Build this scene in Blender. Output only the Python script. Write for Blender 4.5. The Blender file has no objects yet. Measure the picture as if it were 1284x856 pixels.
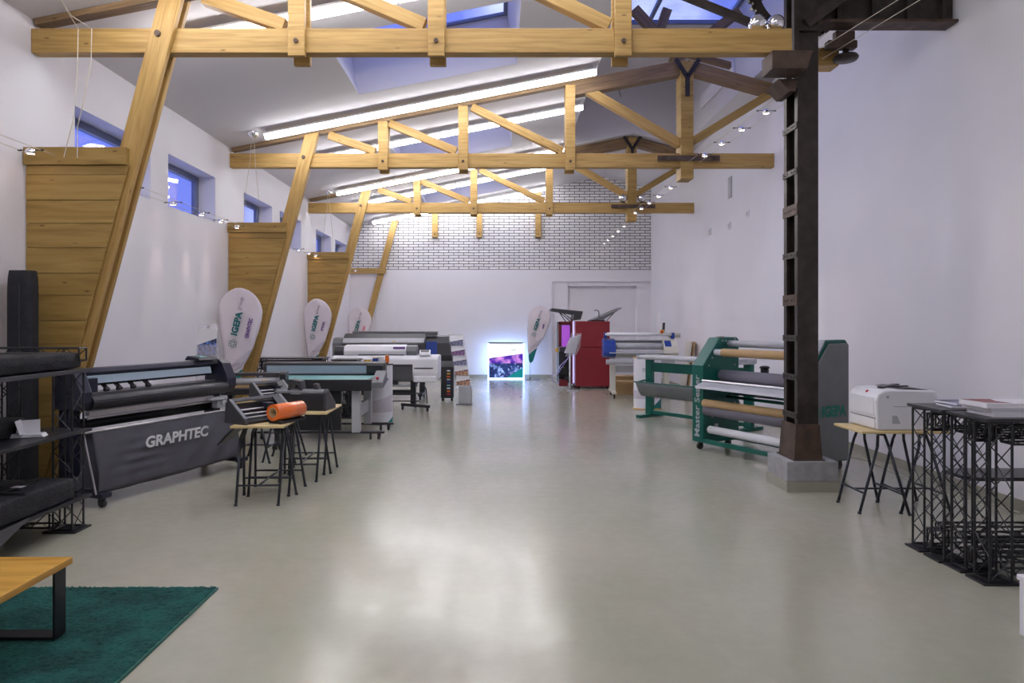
import bpy, bmesh, math, random
from mathutils import Vector, Matrix
random.seed(7)
PI = math.pi
scene = bpy.context.scene
COL = scene.collection
FPX, VX, VY, EYE = 870.0, 626.0, 405.0, 1.65
def at(x, y, Y):
    """world point seen at photo pixel (x, y) standing at depth Y"""
    return Vector(((x-VX)*Y/FPX, Y, EYE+(VY-y)*Y/FPX))

# ------------------------------------------------------------------ materials
def srgb(r, g, b):
    f = lambda c: (c/255/12.92) if c/255 <= .04045 else ((c/255+.055)/1.055)**2.4
    return (f(r), f(g), f(b), 1)
def new_mat(name):
    m = bpy.data.materials.new(name); m.use_nodes = True
    n = m.node_tree.nodes; l = m.node_tree.links
    return m, n, l, n['Principled BSDF']
def N(n, t, **k):
    o = n.new(t)
    for a, b in k.items(): setattr(o, a, b)
    return o
def plain(name, c, rough=.5, metal=0, bump=0, bscale=200, var=.06, vscale=6, coat=0, spec=.5):
    m, n, l, p = new_mat(name)
    tc = N(n, 'ShaderNodeTexCoord')
    no = N(n, 'ShaderNodeTexNoise'); no.inputs['Scale'].default_value = vscale; no.inputs['Detail'].default_value = 4
    l.new(tc.outputs['Object'], no.inputs['Vector'])
    cr = N(n, 'ShaderNodeValToRGB')
    cr.color_ramp.elements[0].position = .3; cr.color_ramp.elements[1].position = .7
    cr.color_ramp.elements[0].color = tuple(v*(1-var) for v in c[:3])+(1,)
    cr.color_ramp.elements[1].color = tuple(min(1, v*(1+var)) for v in c[:3])+(1,)
    l.new(no.outputs['Fac'], cr.inputs['Fac']); l.new(cr.outputs['Color'], p.inputs['Base Color'])
    p.inputs['Roughness'].default_value = rough; p.inputs['Metallic'].default_value = metal
    p.inputs['Coat Weight'].default_value = coat; p.inputs['Specular IOR Level'].default_value = spec
    if bump:
        n2 = N(n, 'ShaderNodeTexNoise'); n2.inputs['Scale'].default_value = bscale
        l.new(tc.outputs['Object'], n2.inputs['Vector'])
        b = N(n, 'ShaderNodeBump'); b.inputs['Strength'].default_value = bump; b.inputs['Distance'].default_value = .01
        l.new(n2.outputs['Fac'], b.inputs['Height']); l.new(b.outputs['Normal'], p.inputs['Normal'])
    return m
def wood(name, dark, mid, light, rough=.55, knots=True, sx=1.2, sy=22):
    m, n, l, p = new_mat(name)
    uv = N(n, 'ShaderNodeUVMap'); oi = N(n, 'ShaderNodeObjectInfo')
    mp = N(n, 'ShaderNodeMapping'); mp.inputs['Scale'].default_value = (sx, sy, 1)
    cm = N(n, 'ShaderNodeCombineXYZ'); mu = N(n, 'ShaderNodeMath', operation='MULTIPLY'); mu.inputs[1].default_value = 50
    l.new(oi.outputs['Random'], mu.inputs[0]); l.new(mu.outputs[0], cm.inputs['X']); l.new(mu.outputs[0], cm.inputs['Z'])
    l.new(uv.outputs['UV'], mp.inputs['Vector']); l.new(cm.outputs[0], mp.inputs['Location'])
    no = N(n, 'ShaderNodeTexNoise'); no.inputs['Scale'].default_value = 1.6; no.inputs['Detail'].default_value = 6; no.inputs['Distortion'].default_value = .6
    l.new(mp.outputs[0], no.inputs['Vector'])
    cr = N(n, 'ShaderNodeValToRGB'); e = cr.color_ramp.elements
    e[0].position = .28; e[0].color = dark; e[1].position = .75; e[1].color = light
    k = e.new(.5); k.color = mid
    l.new(no.outputs['Fac'], cr.inputs['Fac'])
    out = cr.outputs['Color']
    if knots:
        mp2 = N(n, 'ShaderNodeMapping'); mp2.inputs['Scale'].default_value = (1.3, 4, 1)
        l.new(uv.outputs['UV'], mp2.inputs['Vector']); l.new(cm.outputs[0], mp2.inputs['Location'])
        vo = N(n, 'ShaderNodeTexVoronoi'); vo.inputs['Scale'].default_value = 2.3; l.new(mp2.outputs[0], vo.inputs['Vector'])
        c2 = N(n, 'ShaderNodeValToRGB'); c2.color_ramp.elements[0].position = .03; c2.color_ramp.elements[1].position = .11
        c2.color_ramp.elements[0].color = (.28, .2, .13, 1); c2.color_ramp.elements[1].color = (1, 1, 1, 1)
        l.new(vo.outputs['Distance'], c2.inputs['Fac'])
        mx = N(n, 'ShaderNodeMix', data_type='RGBA', blend_type='MULTIPLY'); mx.inputs[0].default_value = .85
        l.new(out, mx.inputs[6]); l.new(c2.outputs['Color'], mx.inputs[7]); out = mx.outputs[2]
    l.new(out, p.inputs['Base Color']); p.inputs['Roughness'].default_value = rough
    b = N(n, 'ShaderNodeBump'); b.inputs['Strength'].default_value = .25; b.inputs['Distance'].default_value = .004
    l.new(no.outputs['Fac'], b.inputs['Height']); l.new(b.outputs['Normal'], p.inputs['Normal'])
    return m
def emit(name, c, s):
    m, n, l, p = new_mat(name)
    p.inputs['Base Color'].default_value = c; p.inputs['Emission Color'].default_value = c; p.inputs['Emission Strength'].default_value = s
    return m
M = {}
M['wall'] = plain('white_plaster', (.75, .735, .79, 1), .75, bump=.12, bscale=60, var=.02, vscale=1.2)
M['ceil'] = plain('ceiling_plaster', (.68, .66, .69, 1), .85, bump=.05, bscale=80, var=.015, vscale=.8)
M['skirt'] = plain('olive_epoxy_skirting', (.33, .32, .26, 1), .35, var=.05)
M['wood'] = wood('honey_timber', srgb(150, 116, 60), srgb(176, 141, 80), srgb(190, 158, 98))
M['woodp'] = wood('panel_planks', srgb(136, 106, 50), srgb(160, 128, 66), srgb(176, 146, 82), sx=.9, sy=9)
M['woodd'] = wood('dark_timber', srgb(100, 78, 54), srgb(128, 102, 72), srgb(148, 120, 86))  # darker brown version of the timber colour
M['oak'] = wood('oiled_oak', srgb(178, 126, 44), srgb(206, 156, 68), srgb(222, 178, 92), .35, knots=False, sy=14)
M['birch'] = wood('birch_board', srgb(198, 172, 118), srgb(218, 194, 142), srgb(230, 210, 164), .45, knots=False, sy=10)
M['steel'] = plain('dark_painted_steel', (.040, .031, .026, 1), .42, metal=.35, bump=.3, bscale=40, var=.35, vscale=9)
M['steel2'] = plain('rusty_steel', (.085, .055, .04, 1), .55, metal=.3, bump=.4, bscale=50, var=.4, vscale=8)
M['concrete'] = plain('concrete', (.33, .33, .34, 1), .8, bump=.4, bscale=60, var=.15, vscale=12)
M['black'] = plain('black_powder_coat', (.012, .012, .015, 1), .4)
M['blackp'] = plain('black_plastic', (.022, .022, .026, 1), .38)
M['navy'] = plain('midnight_plastic', (.020, .021, .040, 1), .35)
M['charcoal'] = plain('charcoal_plastic', (.05, .05, .056, 1), .4)
M['grey'] = plain('grey_plastic', (.16, .165, .18, 1), .45)
M['lgrey'] = plain('light_grey_metal', (.45, .46, .49, 1), .4)
M['sheet'] = plain('brushed_sheet', (.10, .10, .11, 1), .35, metal=.4, var=.05)
M['alu'] = plain('aluminium', (.62, .60, .62, 1), .42, metal=.9, var=.03)
M['chrome'] = plain('chrome', (.85, .85, .88, 1), .06, metal=1, var=.01)
M['bag'] = plain('black_nylon', (.014, .014, .018, 1), .8, bump=.6, bscale=70, var=.3, vscale=14)
M['cloth'] = plain('grey_canvas', (.085, .083, .10, 1), .85, bump=.3, bscale=150, var=.1)
M['leg'] = plain('anthracite_tube', (.022, .026, .036, 1), .4)
M['white'] = plain('white_plastic', (.78, .78, .82, 1), .35, var=.015)
M['whitep'] = plain('printed_card', (.80, .79, .84, 1), .45, var=.01)
M['beige'] = plain('cream_paint', (.62, .61, .54, 1), .4, var=.03)
M['blue'] = plain('royal_blue_plastic', (.012, .05, .30, 1), .35)
M['red'] = plain('red_powder_coat', (.27, .016, .026, 1), .45, var=.05)
M['dred'] = plain('dark_red_metal', (.20, .01, .015, 1), .4)
M['green'] = plain('bottle_green_paint', (.003, .115, .085, 1), .4, var=.06)
M['teal'] = plain('teal_ink', (.004, .19, .18, 1), .5, var=.03)
M['tealtxt'] = plain('teal_lettering', (.004, .16, .17, 1), .5)
M['purtxt'] = plain('purple_lettering', (.13, .03, .25, 1), .5)
M['redtxt'] = plain('red_lettering', (.6, .02, .05, 1), .5)
M['whitetxt'] = plain('white_lettering', (.75, .75, .78, 1), .5)
M['greytxt'] = plain('grey_lettering', (.42, .38, .46, 1), .5)
M['greentxt'] = plain('green_lettering', (.01, .20, .15, 1), .5)
M['sail'] = plain('flag_fabric', (.74, .68, .74, 1), .6, bump=.25, bscale=5, var=.02)
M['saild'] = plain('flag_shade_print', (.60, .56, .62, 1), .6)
M['orange'] = plain('orange_vinyl', (.85, .17, .02, 1), .22, coat=.4)
M['card'] = plain('cardboard_core', (.50, .33, .16, 1), .7)
M['yellow'] = plain('yellow_plastic', (.75, .42, .02, 1), .4)
M['machgrey'] = plain('machine_grey', (.17, .18, .185, 1), .45, var=.05)
M['rubber'] = plain('grey_rubber', (.17, .16, .20, 1), .55)
M['bluepanel'] = plain('pale_blue_panel', (.33, .42, .50, 1), .25, var=.03)
M['aqua'] = plain('aqua_cutting_mat', (.18, .42, .42, 1), .4)
M['cable'] = plain('clear_cable', (.55, .50, .42, 1), .4)
M['film'] = plain('lilac_film', (.28, .25, .62, 1), .18, coat=.5, var=.15)
M['frame'] = plain('blue_grey_window_frame', (.16, .19, .30, 1), .45)
M['wallplate'] = plain('grey_plate', (.42, .42, .45, 1), .5)
M['lamp'] = emit('fluorescent_diffuser', (1, .985, 1, 1), 13)
M['bulb'] = emit('halogen_bulb', (1, .72, .62, 1), 14.0)
M['glow'] = emit('edge_light', (.42, .62, 1, 1), 2.4)
M['uv'] = emit('violet_work_light', (.35, .08, .55, 1), .35)
M['led'] = emit('white_work_light', (.6, .55, 1, 1), .45)
def glassmat():
    m, n, l, p = new_mat('window_glass'); n.remove(p)
    t = N(n, 'ShaderNodeBsdfTransparent'); t.inputs[0].default_value = (.92, .94, 1, 1)
    g = N(n, 'ShaderNodeBsdfGlossy'); g.inputs['Roughness'].default_value = .02
    f = N(n, 'ShaderNodeLayerWeight'); pw = N(n, 'ShaderNodeMath', operation='POWER'); pw.inputs[1].default_value = 4; l.new(f.outputs['Facing'], pw.inputs[0])
    f2 = N(n, 'ShaderNodeMath', operation='MULTIPLY_ADD'); f2.inputs[1].default_value = .6; f2.inputs[2].default_value = .04; l.new(pw.outputs[0], f2.inputs[0])
    mx = N(n, 'ShaderNodeMixShader'); l.new(f2.outputs[0], mx.inputs[0]); l.new(t.outputs[0], mx.inputs[1]); l.new(g.outputs[0], mx.inputs[2])
    l.new(mx.outputs[0], n['Material Output'].inputs['Surface']); return m
M['glass'] = glassmat()
def plastic_film():
    m, n, l, p = new_mat('clear_sheet'); n.remove(p)
    t = N(n, 'ShaderNodeBsdfTransparent'); g = N(n, 'ShaderNodeBsdfPrincipled'); g.inputs['Base Color'].default_value = (.8, .78, .85, 1); g.inputs['Roughness'].default_value = .15
    mx = N(n, 'ShaderNodeMixShader'); mx.inputs[0].default_value = .22
    l.new(t.outputs[0], mx.inputs[1]); l.new(g.outputs[0], mx.inputs[2]); l.new(mx.outputs[0], n['Material Output'].inputs['Surface']); return m
M['clear'] = plastic_film()
def floormat():
    m, n, l, p = new_mat('epoxy_floor')
    tc = N(n, 'ShaderNodeTexCoord')
    a = N(n, 'ShaderNodeTexNoise'); a.inputs['Scale'].default_value = .55; a.inputs['Detail'].default_value = 5
    b = N(n, 'ShaderNodeTexNoise'); b.inputs['Scale'].default_value = 9; b.inputs['Detail'].default_value = 8; b.inputs['Roughness'].default_value = .7
    for x in (a, b): l.new(tc.outputs['Object'], x.inputs['Vector'])
    cr = N(n, 'ShaderNodeValToRGB'); e = cr.color_ramp.elements
    e[0].position = .35; e[0].color = (.385, .395, .305, 1); e[1].position = .68; e[1].color = (.475, .443, .365, 1)
    l.new(a.outputs['Fac'], cr.inputs['Fac'])
    c2 = N(n, 'ShaderNodeValToRGB'); c2.color_ramp.elements[0].position = .3; c2.color_ramp.elements[0].color = (.93, .93, .93, 1); c2.color_ramp.elements[1].position = .7
    l.new(b.outputs['Fac'], c2.inputs['Fac'])
    mx = N(n, 'ShaderNodeMix', data_type='RGBA', blend_type='MULTIPLY'); mx.inputs[0].default_value = 1
    l.new(cr.outputs[0], mx.inputs[6]); l.new(c2.outputs[0], mx.inputs[7]); l.new(mx.outputs[2], p.inputs['Base Color'])
    r = N(n, 'ShaderNodeMapRange'); r.inputs['From Min'].default_value = .3; r.inputs['From Max'].default_value = .7
    r.inputs['To Min'].default_value = .10; r.inputs['To Max'].default_value = .26
    l.new(b.outputs['Fac'], r.inputs['Value']); l.new(r.outputs[0], p.inputs['Roughness'])
    w = N(n, 'ShaderNodeTexNoise'); w.inputs['Scale'].default_value = 2.2; w.inputs['Detail'].default_value = 3; l.new(tc.outputs['Object'], w.inputs['Vector'])
    bp = N(n, 'ShaderNodeBump'); bp.inputs['Strength'].default_value = .22; bp.inputs['Distance'].default_value = .010
    l.new(w.outputs['Fac'], bp.inputs['Height']); l.new(bp.outputs[0], p.inputs['Normal'])
    p.inputs['Specular IOR Level'].default_value = .55
    return m
M['floor'] = floormat()
def brickmat():
    m, n, l, p = new_mat('whitewashed_brick')
    tc = N(n, 'ShaderNodeTexCoord'); mp = N(n, 'ShaderNodeMapping'); mp.inputs['Rotation'].default_value = (PI/2, 0, 0)
    sp = N(n, 'ShaderNodeSeparateXYZ'); cb = N(n, 'ShaderNodeCombineXYZ')
    l.new(tc.outputs['Object'], sp.inputs[0]); l.new(sp.outputs['X'], cb.inputs['X']); l.new(sp.outputs['Z'], cb.inputs['Y'])
    br = N(n, 'ShaderNodeTexBrick'); br.inputs['Scale'].default_value = 1; br.inputs['Brick Width'].default_value = .30; br.inputs['Row Height'].default_value = .083
    br.inputs['Mortar Size'].default_value = .0105; br.inputs['Mortar Smooth'].default_value = .25
    no = N(n, 'ShaderNodeTexNoise'); no.inputs['Scale'].default_value = 3; l.new(cb.outputs[0], no.inputs['Vector'])
    ad = N(n, 'ShaderNodeMix', data_type='VECTOR'); ad.inputs[0].default_value = .012
    l.new(cb.outputs[0], ad.inputs[4]); l.new(no.outputs['Color'], ad.inputs[5]); l.new(ad.outputs[1], br.inputs['Vector'])
    br.inputs['Color1'].default_value = (.80, .79, .82, 1); br.inputs['Color2'].default_value = (.70, .69, .73, 1); br.inputs['Mortar'].default_value = (.045, .045, .04, 1)
    l.new(br.outputs['Color'], p.inputs['Base Color']); p.inputs['Roughness'].default_value = .7
    b = N(n, 'ShaderNodeBump'); b.invert = True; b.inputs['Strength'].default_value = .6; b.inputs['Distance'].default_value = .01
    l.new(br.outputs['Fac'], b.inputs['Height']); l.new(b.outputs[0], p.inputs['Normal'])
    return m
M['brick'] = brickmat()
def rugmat():
    m, n, l, p = new_mat('green_pile')
    tc = N(n, 'ShaderNodeTexCoord')
    a = N(n, 'ShaderNodeTexNoise'); a.inputs['Scale'].default_value = 4.5; a.inputs['Detail'].default_value = 6; a.inputs['Roughness'].default_value = .65
    b = N(n, 'ShaderNodeTexNoise'); b.inputs['Scale'].default_value = 75; b.inputs['Detail'].default_value = 5; b.inputs['Roughness'].default_value = .8
    for x in (a, b): l.new(tc.outputs['Object'], x.inputs['Vector'])
    cr = N(n, 'ShaderNodeValToRGB'); e = cr.color_ramp.elements
    e[0].position = .40; e[0].color = (.003, .032, .029, 1); e[1].position = .62; e[1].color = (.014, .145, .122, 1)
    l.new(a.outputs['Fac'], cr.inputs['Fac'])
    mx = N(n, 'ShaderNodeMix', data_type='RGBA', blend_type='MULTIPLY'); mx.inputs[0].default_value = .9
    l.new(cr.outputs[0], mx.inputs[6]); l.new(b.outputs['Fac'], mx.inputs[7]); l.new(mx.outputs[2], p.inputs['Base Color'])
    p.inputs['Roughness'].default_value = 1; p.inputs['Sheen Weight'].default_value = .4; p.inputs['Sheen Tint'].default_value = (.1, .5, .45, 1)
    bp = N(n, 'ShaderNodeBump'); bp.inputs['Strength'].default_value = .8; bp.inputs['Distance'].default_value = .01
    l.new(b.outputs['Fac'], bp.inputs['Height']); l.new(bp.outputs[0], p.inputs['Normal'])
    return m
M['rug'] = rugmat()
def skylinemat(name, s):
    """printed dusk panorama of a crowd / city, lit from behind; object coords x 0..1, z 0..1"""
    m, n, l, p = new_mat(name)
    uv = N(n, 'ShaderNodeUVMap'); sp = N(n, 'ShaderNodeSeparateXYZ'); l.new(uv.outputs[0], sp.inputs[0])
    def math_(op, a, b=None):
        o = N(n, 'ShaderNodeMath', operation=op)
        for i, v in enumerate((a, b)):
            if v is None: continue
            if isinstance(v, (int, float)): o.inputs[i].default_value = v
            else: l.new(v, o.inputs[i])
        return o.outputs[0]
    def mix(f, a, b):
        o = N(n, 'ShaderNodeMix', data_type='RGBA'); l.new(f, o.inputs[0])
        for i, v in ((6, a), (7, b)):
            if isinstance(v, tuple): o.inputs[i].default_value = v
            else: l.new(v, o.inputs[i])
        return o.outputs[2]
    u, v = sp.outputs['X'], sp.outputs['Y']
    vo = N(n, 'ShaderNodeTexVoronoi'); vo.inputs['Scale'].default_value = 15; l.new(uv.outputs[0], vo.inputs['Vector'])
    cr = N(n, 'ShaderNodeValToRGB'); e = cr.color_ramp.elements
    e[0].position = .05; e[0].color = (.004, .006, .05, 1); e[1].position = .95; e[1].color = (.35, .5, .95, 1)
    k = e.new(.62); k.color = (.02, .05, .22, 1)
    l.new(vo.outputs['Color'], cr.inputs['Fac'])
    no = N(n, 'ShaderNodeTexNoise'); no.inputs['Scale'].default_value = 4; l.new(uv.outputs[0], no.inputs['Vector'])
    c2 = N(n, 'ShaderNodeValToRGB'); e = c2.color_ramp.elements
    e[0].position = .42; e[0].color = (.06, .01, .35, 1); e[1].position = .62; e[1].color = (.65, .28, .70, 1)
    l.new(no.outputs['Fac'], c2.inputs['Fac'])
    col = mix(math_('GREATER_THAN', v, .43), cr.outputs[0], c2.outputs[0])
    top = math_('ADD', math_('MULTIPLY', u, .14), .58)
    col = mix(math_('GREATER_THAN', v, top), col, (.80, .84, .78, 1))
    tri = math_('LESS_THAN', v, math_('SUBTRACT', math_('MULTIPLY', u, .62), .32))
    col = mix(tri, col, (.0, .20, .22, 1))
    l.new(col, p.inputs['Base Color']); l.new(col, p.inputs['Emission Color']); p.inputs['Emission Strength'].default_value = s
    p.inputs['Roughness'].default_value = .4
    return m
M['poster'] = skylinemat('backlit_city_print', .5)
def brochuremat(name, tone, base=(.78, .78, .82, 1)):
    m, n, l, p = new_mat(name)
    uv = N(n, 'ShaderNodeUVMap'); sp = N(n, 'ShaderNodeSeparateXYZ'); l.new(uv.outputs[0], sp.inputs[0])
    no = N(n, 'ShaderNodeTexNoise'); no.inputs['Scale'].default_value = 7; l.new(uv.outputs[0], no.inputs['Vector'])
    cr = N(n, 'ShaderNodeValToRGB'); e = cr.color_ramp.elements
    e[0].position = .42; e[0].color = (.02, .02, .05, 1); e[1].position = .58; e[1].color = tone
    l.new(no.outputs['Fac'], cr.inputs['Fac'])
    ad = N(n, 'ShaderNodeMath', operation='MULTIPLY_ADD'); ad.inputs[1].default_value = .25; ad.inputs[2].default_value = .38; l.new(sp.outputs['X'], ad.inputs[0])
    lt = N(n, 'ShaderNodeMath', operation='LESS_THAN'); l.new(sp.outputs['Y'], lt.inputs[0]); l.new(ad.outputs[0], lt.inputs[1])
    mx = N(n, 'ShaderNodeMix', data_type='RGBA'); l.new(lt.outputs[0], mx.inputs[0]); mx.inputs[6].default_value = base; l.new(cr.outputs[0], mx.inputs[7])
    l.new(mx.outputs[2], p.inputs['Base Color']); p.inputs['Roughness'].default_value = .4
    return m
M['bro1'] = brochuremat('leaflet_blue', (.10, .22, .65, 1)); M['bro2'] = brochuremat('leaflet_violet', (.30, .12, .35, 1))
M['bro3'] = brochuremat('leaflet_amber', (.60, .28, .12, 1)); M['bro4'] = brochuremat('leaflet_slate', (.22, .22, .38, 1))

# ------------------------------------------------------------------ mesh builder
class MB:
    def __init__(s): s.v = []; s.f = []; s.uv = []; s.sm = []
    def quad(s, pts, uv=None, smooth=False):
        i = len(s.v); s.v += [Vector(p) for p in pts]; s.f.append(list(range(i, i+len(pts))))
        if uv is None:
            a = Vector(pts[1])-Vector(pts[0]); nrm = Vector((0, 0, 0))
            P = [Vector(p) for p in pts]
            for k in range(len(P)): nrm += (P[k]-P[0]).cross(P[(k+1) % len(P)]-P[0])
            ax = max(range(3), key=lambda q: abs(nrm[q]))
            o = [q for q in range(3) if q != ax]
            uv = [(p[o[0]], p[o[1]]) for p in P]
        s.uv.append(uv); s.sm.append(smooth); return s
    def hexa(s, c, uvd=None):
        """c: 8 corners, bottom ring 0-3 ccw from above, top ring 4-7"""
        c = [Vector(p) for p in c]
        for f in ((3, 2, 1, 0), (4, 5, 6, 7), (0, 1, 5, 4), (1, 2, 6, 5), (2, 3, 7, 6), (3, 0, 4, 7)):
            P = [c[i] for i in f]
            if uvd is not None:
                d, a, b = uvd
                uv = [(p.dot(d), p.dot(a)+p.dot(b)) for p in P]
            else: uv = None
            s.quad(P, uv)
        return s
    def box(s, x0, x1, y0, y1, z0, z1):
        x0, x1 = sorted((x0, x1)); y0, y1 = sorted((y0, y1)); z0, z1 = sorted((z0, z1))
        return s.hexa([(x0, y0, z0), (x1, y0, z0), (x1, y1, z0), (x0, y1, z0), (x0, y0, z1), (x1, y0, z1), (x1, y1, z1), (x0, y1, z1)])
    def bar(s, p, q, w, h, up=(0, 0, 1)):
        """rectangular bar p->q; w across, h along 'up'"""
        p, q = Vector(p), Vector(q); d = (q-p).normalized(); u = Vector(up)
        a = d.cross(u)
        if a.length < 1e-4: a = d.cross(Vector((1, 0, 0)))
        a.normalize(); b = a.cross(d).normalized()
        a2, b2 = a*w/2, b*h/2
        c = [p-a2-b2, q-a2-b2, q+a2-b2, p+a2-b2, p-a2+b2, q-a2+b2, q+a2+b2, p+a2+b2]
        # orient ring ccw
        return s.hexa([c[3], c[2], c[1], c[0], c[7], c[6], c[5], c[4]], (d, a, b))
    def cyl(s, p, q, r, n=10, r2=None, caps=True):
        p, q = Vector(p), Vector(q); r2 = r if r2 is None else r2
        d = (q-p); L = d.length; d = d.normalized()
        a = d.cross(Vector((0, 0, 1)))
        if a.length < 1e-3: a = d.cross(Vector((1, 0, 0)))
        a.normalize(); b = d.cross(a)
        A = [p+(a*math.cos(2*PI*i/n)+b*math.sin(2*PI*i/n))*r for i in range(n)]
        B = [q+(a*math.cos(2*PI*i/n)+b*math.sin(2*PI*i/n))*r2 for i in range(n)]
        for i in range(n):
            j = (i+1) % n
            s.quad([A[i], A[j], B[j], B[i]], [(0, i/n), (0, (i+1)/n), (L, (i+1)/n), (L, i/n)], n > 6)
        if caps: s.quad(A[::-1]); s.quad(B)
        return s
    def pipe(s, p, q, r, ri, n=20):
        """open tube with wall thickness"""
        p, q = Vector(p), Vector(q); d = (q-p).normalized(); a = d.cross(Vector((0, 0, 1))).normalized(); b = d.cross(a)
        R = lambda c, rr: [c+(a*math.cos(2*PI*i/n)+b*math.sin(2*PI*i/n))*rr for i in range(n)]
        A, B, C, D = R(p, r), R(q, r), R(p, ri), R(q, ri)
        for i in range(n):
            j = (i+1) % n
            s.quad([A[i], A[j], B[j], B[i]], smooth=True); s.quad([C[j], C[i], D[i], D[j]], smooth=True)
            s.quad([A[j], A[i], C[i], C[j]]); s.quad([B[i], B[j], D[j], D[i]])
        return s
    def tube(s, pts, r, n=6):
        for a, b in zip(pts[:-1], pts[1:]): s.cyl(a, b, r, n)
        return s
    def prism(s, prof, x0, x1):
        """profile [(y,z)] extruded along x"""
        A = [(x0, y, z) for y, z in prof]; B = [(x1, y, z) for y, z in prof]; n = len(prof)
        for i in range(n):
            j = (i+1) % n; s.quad([A[i], B[i], B[j], A[j]])
        s.quad(A); s.quad(B[::-1]); return s
    def prism_y(s, prof, y0, y1):
        """profile [(x,z)] extruded along y"""
        A = [(x, y0, z) for x, z in prof]; B = [(x, y1, z) for x, z in prof]; n = len(prof)
        for i in range(n):
            j = (i+1) % n; s.quad([A[i], A[j], B[j], B[i]])
        s.quad(A[::-1]); s.quad(B); return s
    def prism_z(s, prof, z0, z1):
        A = [(x, y, z0) for x, y in prof]; B = [(x, y, z1) for x, y in prof]; n = len(prof)
        for i in range(n):
            j = (i+1) % n; s.quad([A[i], A[j], B[j], B[i]])
        s.quad(A[::-1]); s.quad(B); return s
    def ball(s, c, r, nu=16, nv=10, sz=1):
        c = Vector(c)
        P = lambda i, j: c+Vector((r*math.sin(PI*j/nv)*math.cos(2*PI*i/nu), r*math.sin(PI*j/nv)*math.sin(2*PI*i/nu), -sz*r*math.cos(PI*j/nv)))
        for j in range(nv):
            for i in range(nu):
                if j == 0: s.quad([P(0, 0), P(i+1, 1), P(i, 1)], smooth=True)
                elif j == nv-1: s.quad([P(i, j), P(i+1, j), P(0, nv)], smooth=True)
                else: s.quad([P(i, j), P(i+1, j), P(i+1, j+1), P(i, j+1)], smooth=True)
        return s
    def lathe(s, prof, c=(0, 0, 0), n=20):
        c = Vector(c)
        P = lambda i, k: c+Vector((prof[k][0]*math.cos(2*PI*i/n), prof[k][0]*math.sin(2*PI*i/n), prof[k][1]))
        for k in range(len(prof)-1):
            for i in range(n): s.quad([P(i, k), P(i+1, k), P(i+1, k+1), P(i, k+1)], smooth=True)
        return s
    def grid(s, fn, nu, nv, smooth=True):
        for i in range(nu):
            for j in range(nv):
                s.quad([fn(i/nu, j/nv), fn((i+1)/nu, j/nv), fn((i+1)/nu, (j+1)/nv), fn(i/nu, (j+1)/nv)],
                       [(i/nu, j/nv), ((i+1)/nu, j/nv), ((i+1)/nu, (j+1)/nv), (i/nu, (j+1)/nv)], smooth)
        return s
    def build(s, name, mat, parent=None, bevel=0, seg=2, solid=0, weld=True):
        me = bpy.data.meshes.new(name)
        vs, fs = s.v, s.f
        if weld:
            key = {}; rem = []; nv = []
            for p in vs:
                k = (round(p.x, 5), round(p.y, 5), round(p.z, 5))
                if k not in key: key[k] = len(nv); nv.append(p)
                rem.append(key[k])
            fs = [[rem[i] for i in f] for f in fs]; vs = nv
        nf, nu, ns = [], [], []
        for f, u, sm in zip(fs, s.uv, s.sm):
            if len(set(f)) < len(f):
                g, h = [], []
                for a, b in zip(f, u):
                    if a not in g: g.append(a); h.append(b)
                f, u = g, h
            if len(f) >= 3: nf.append(f); nu.append(u); ns.append(sm)
        me.from_pydata([tuple(p) for p in vs], [], nf)
        ul = me.uv_layers.new(name='UVMap')
        flat = []
        for u in nu:
            for a in u: flat += [a[0], a[1]]
        ul.data.foreach_set('uv', flat)
        me.polygons.foreach_set('use_smooth', ns)
        me.materials.append(M[mat] if isinstance(mat, str) else mat); me.update()
        bm = bmesh.new(); bm.from_mesh(me); bmesh.ops.recalc_face_normals(bm, faces=bm.faces); bm.to_mesh(me); bm.free()
        o = bpy.data.objects.new(name, me); COL.objects.link(o)
        if parent: o.parent = parent
        if solid:
            md = o.modifiers.new('thickness', 'SOLIDIFY'); md.thickness = solid; md.offset = 0
        if bevel:
            md = o.modifiers.new('bevel', 'BEVEL'); md.width = bevel; md.segments = seg; md.limit_method = 'ANGLE'; md.angle_limit = math.radians(40)
        return o
def thing(name, label, cat, loc=(0, 0, 0), rotz=0, group=None):
    o = bpy.data.objects.new(name, None); COL.objects.link(o); o.empty_display_size = .1
    o.location = loc; o.rotation_euler = (0, 0, rotz); o['label'] = label; o['category'] = cat
    if group: o['group'] = group
    return o
def tag(o, label, cat, group=None):
    o['label'] = label; o['category'] = cat
    if group: o['group'] = group
    return o
def struct(o): o['kind'] = 'structure'; return o
def dup(root, loc, rotz, label=None, group=None):
    r = root.copy(); COL.objects.link(r); r.location = loc; r.rotation_euler = (0, 0, rotz)
    if label: r['label'] = label
    if group: r['group'] = group
    for ch in list(root.children):
        c = ch.copy(); COL.objects.link(c); c.parent = r
        for g in ch.children:
            d = g.copy(); COL.objects.link(d); d.parent = c
    return r
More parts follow.
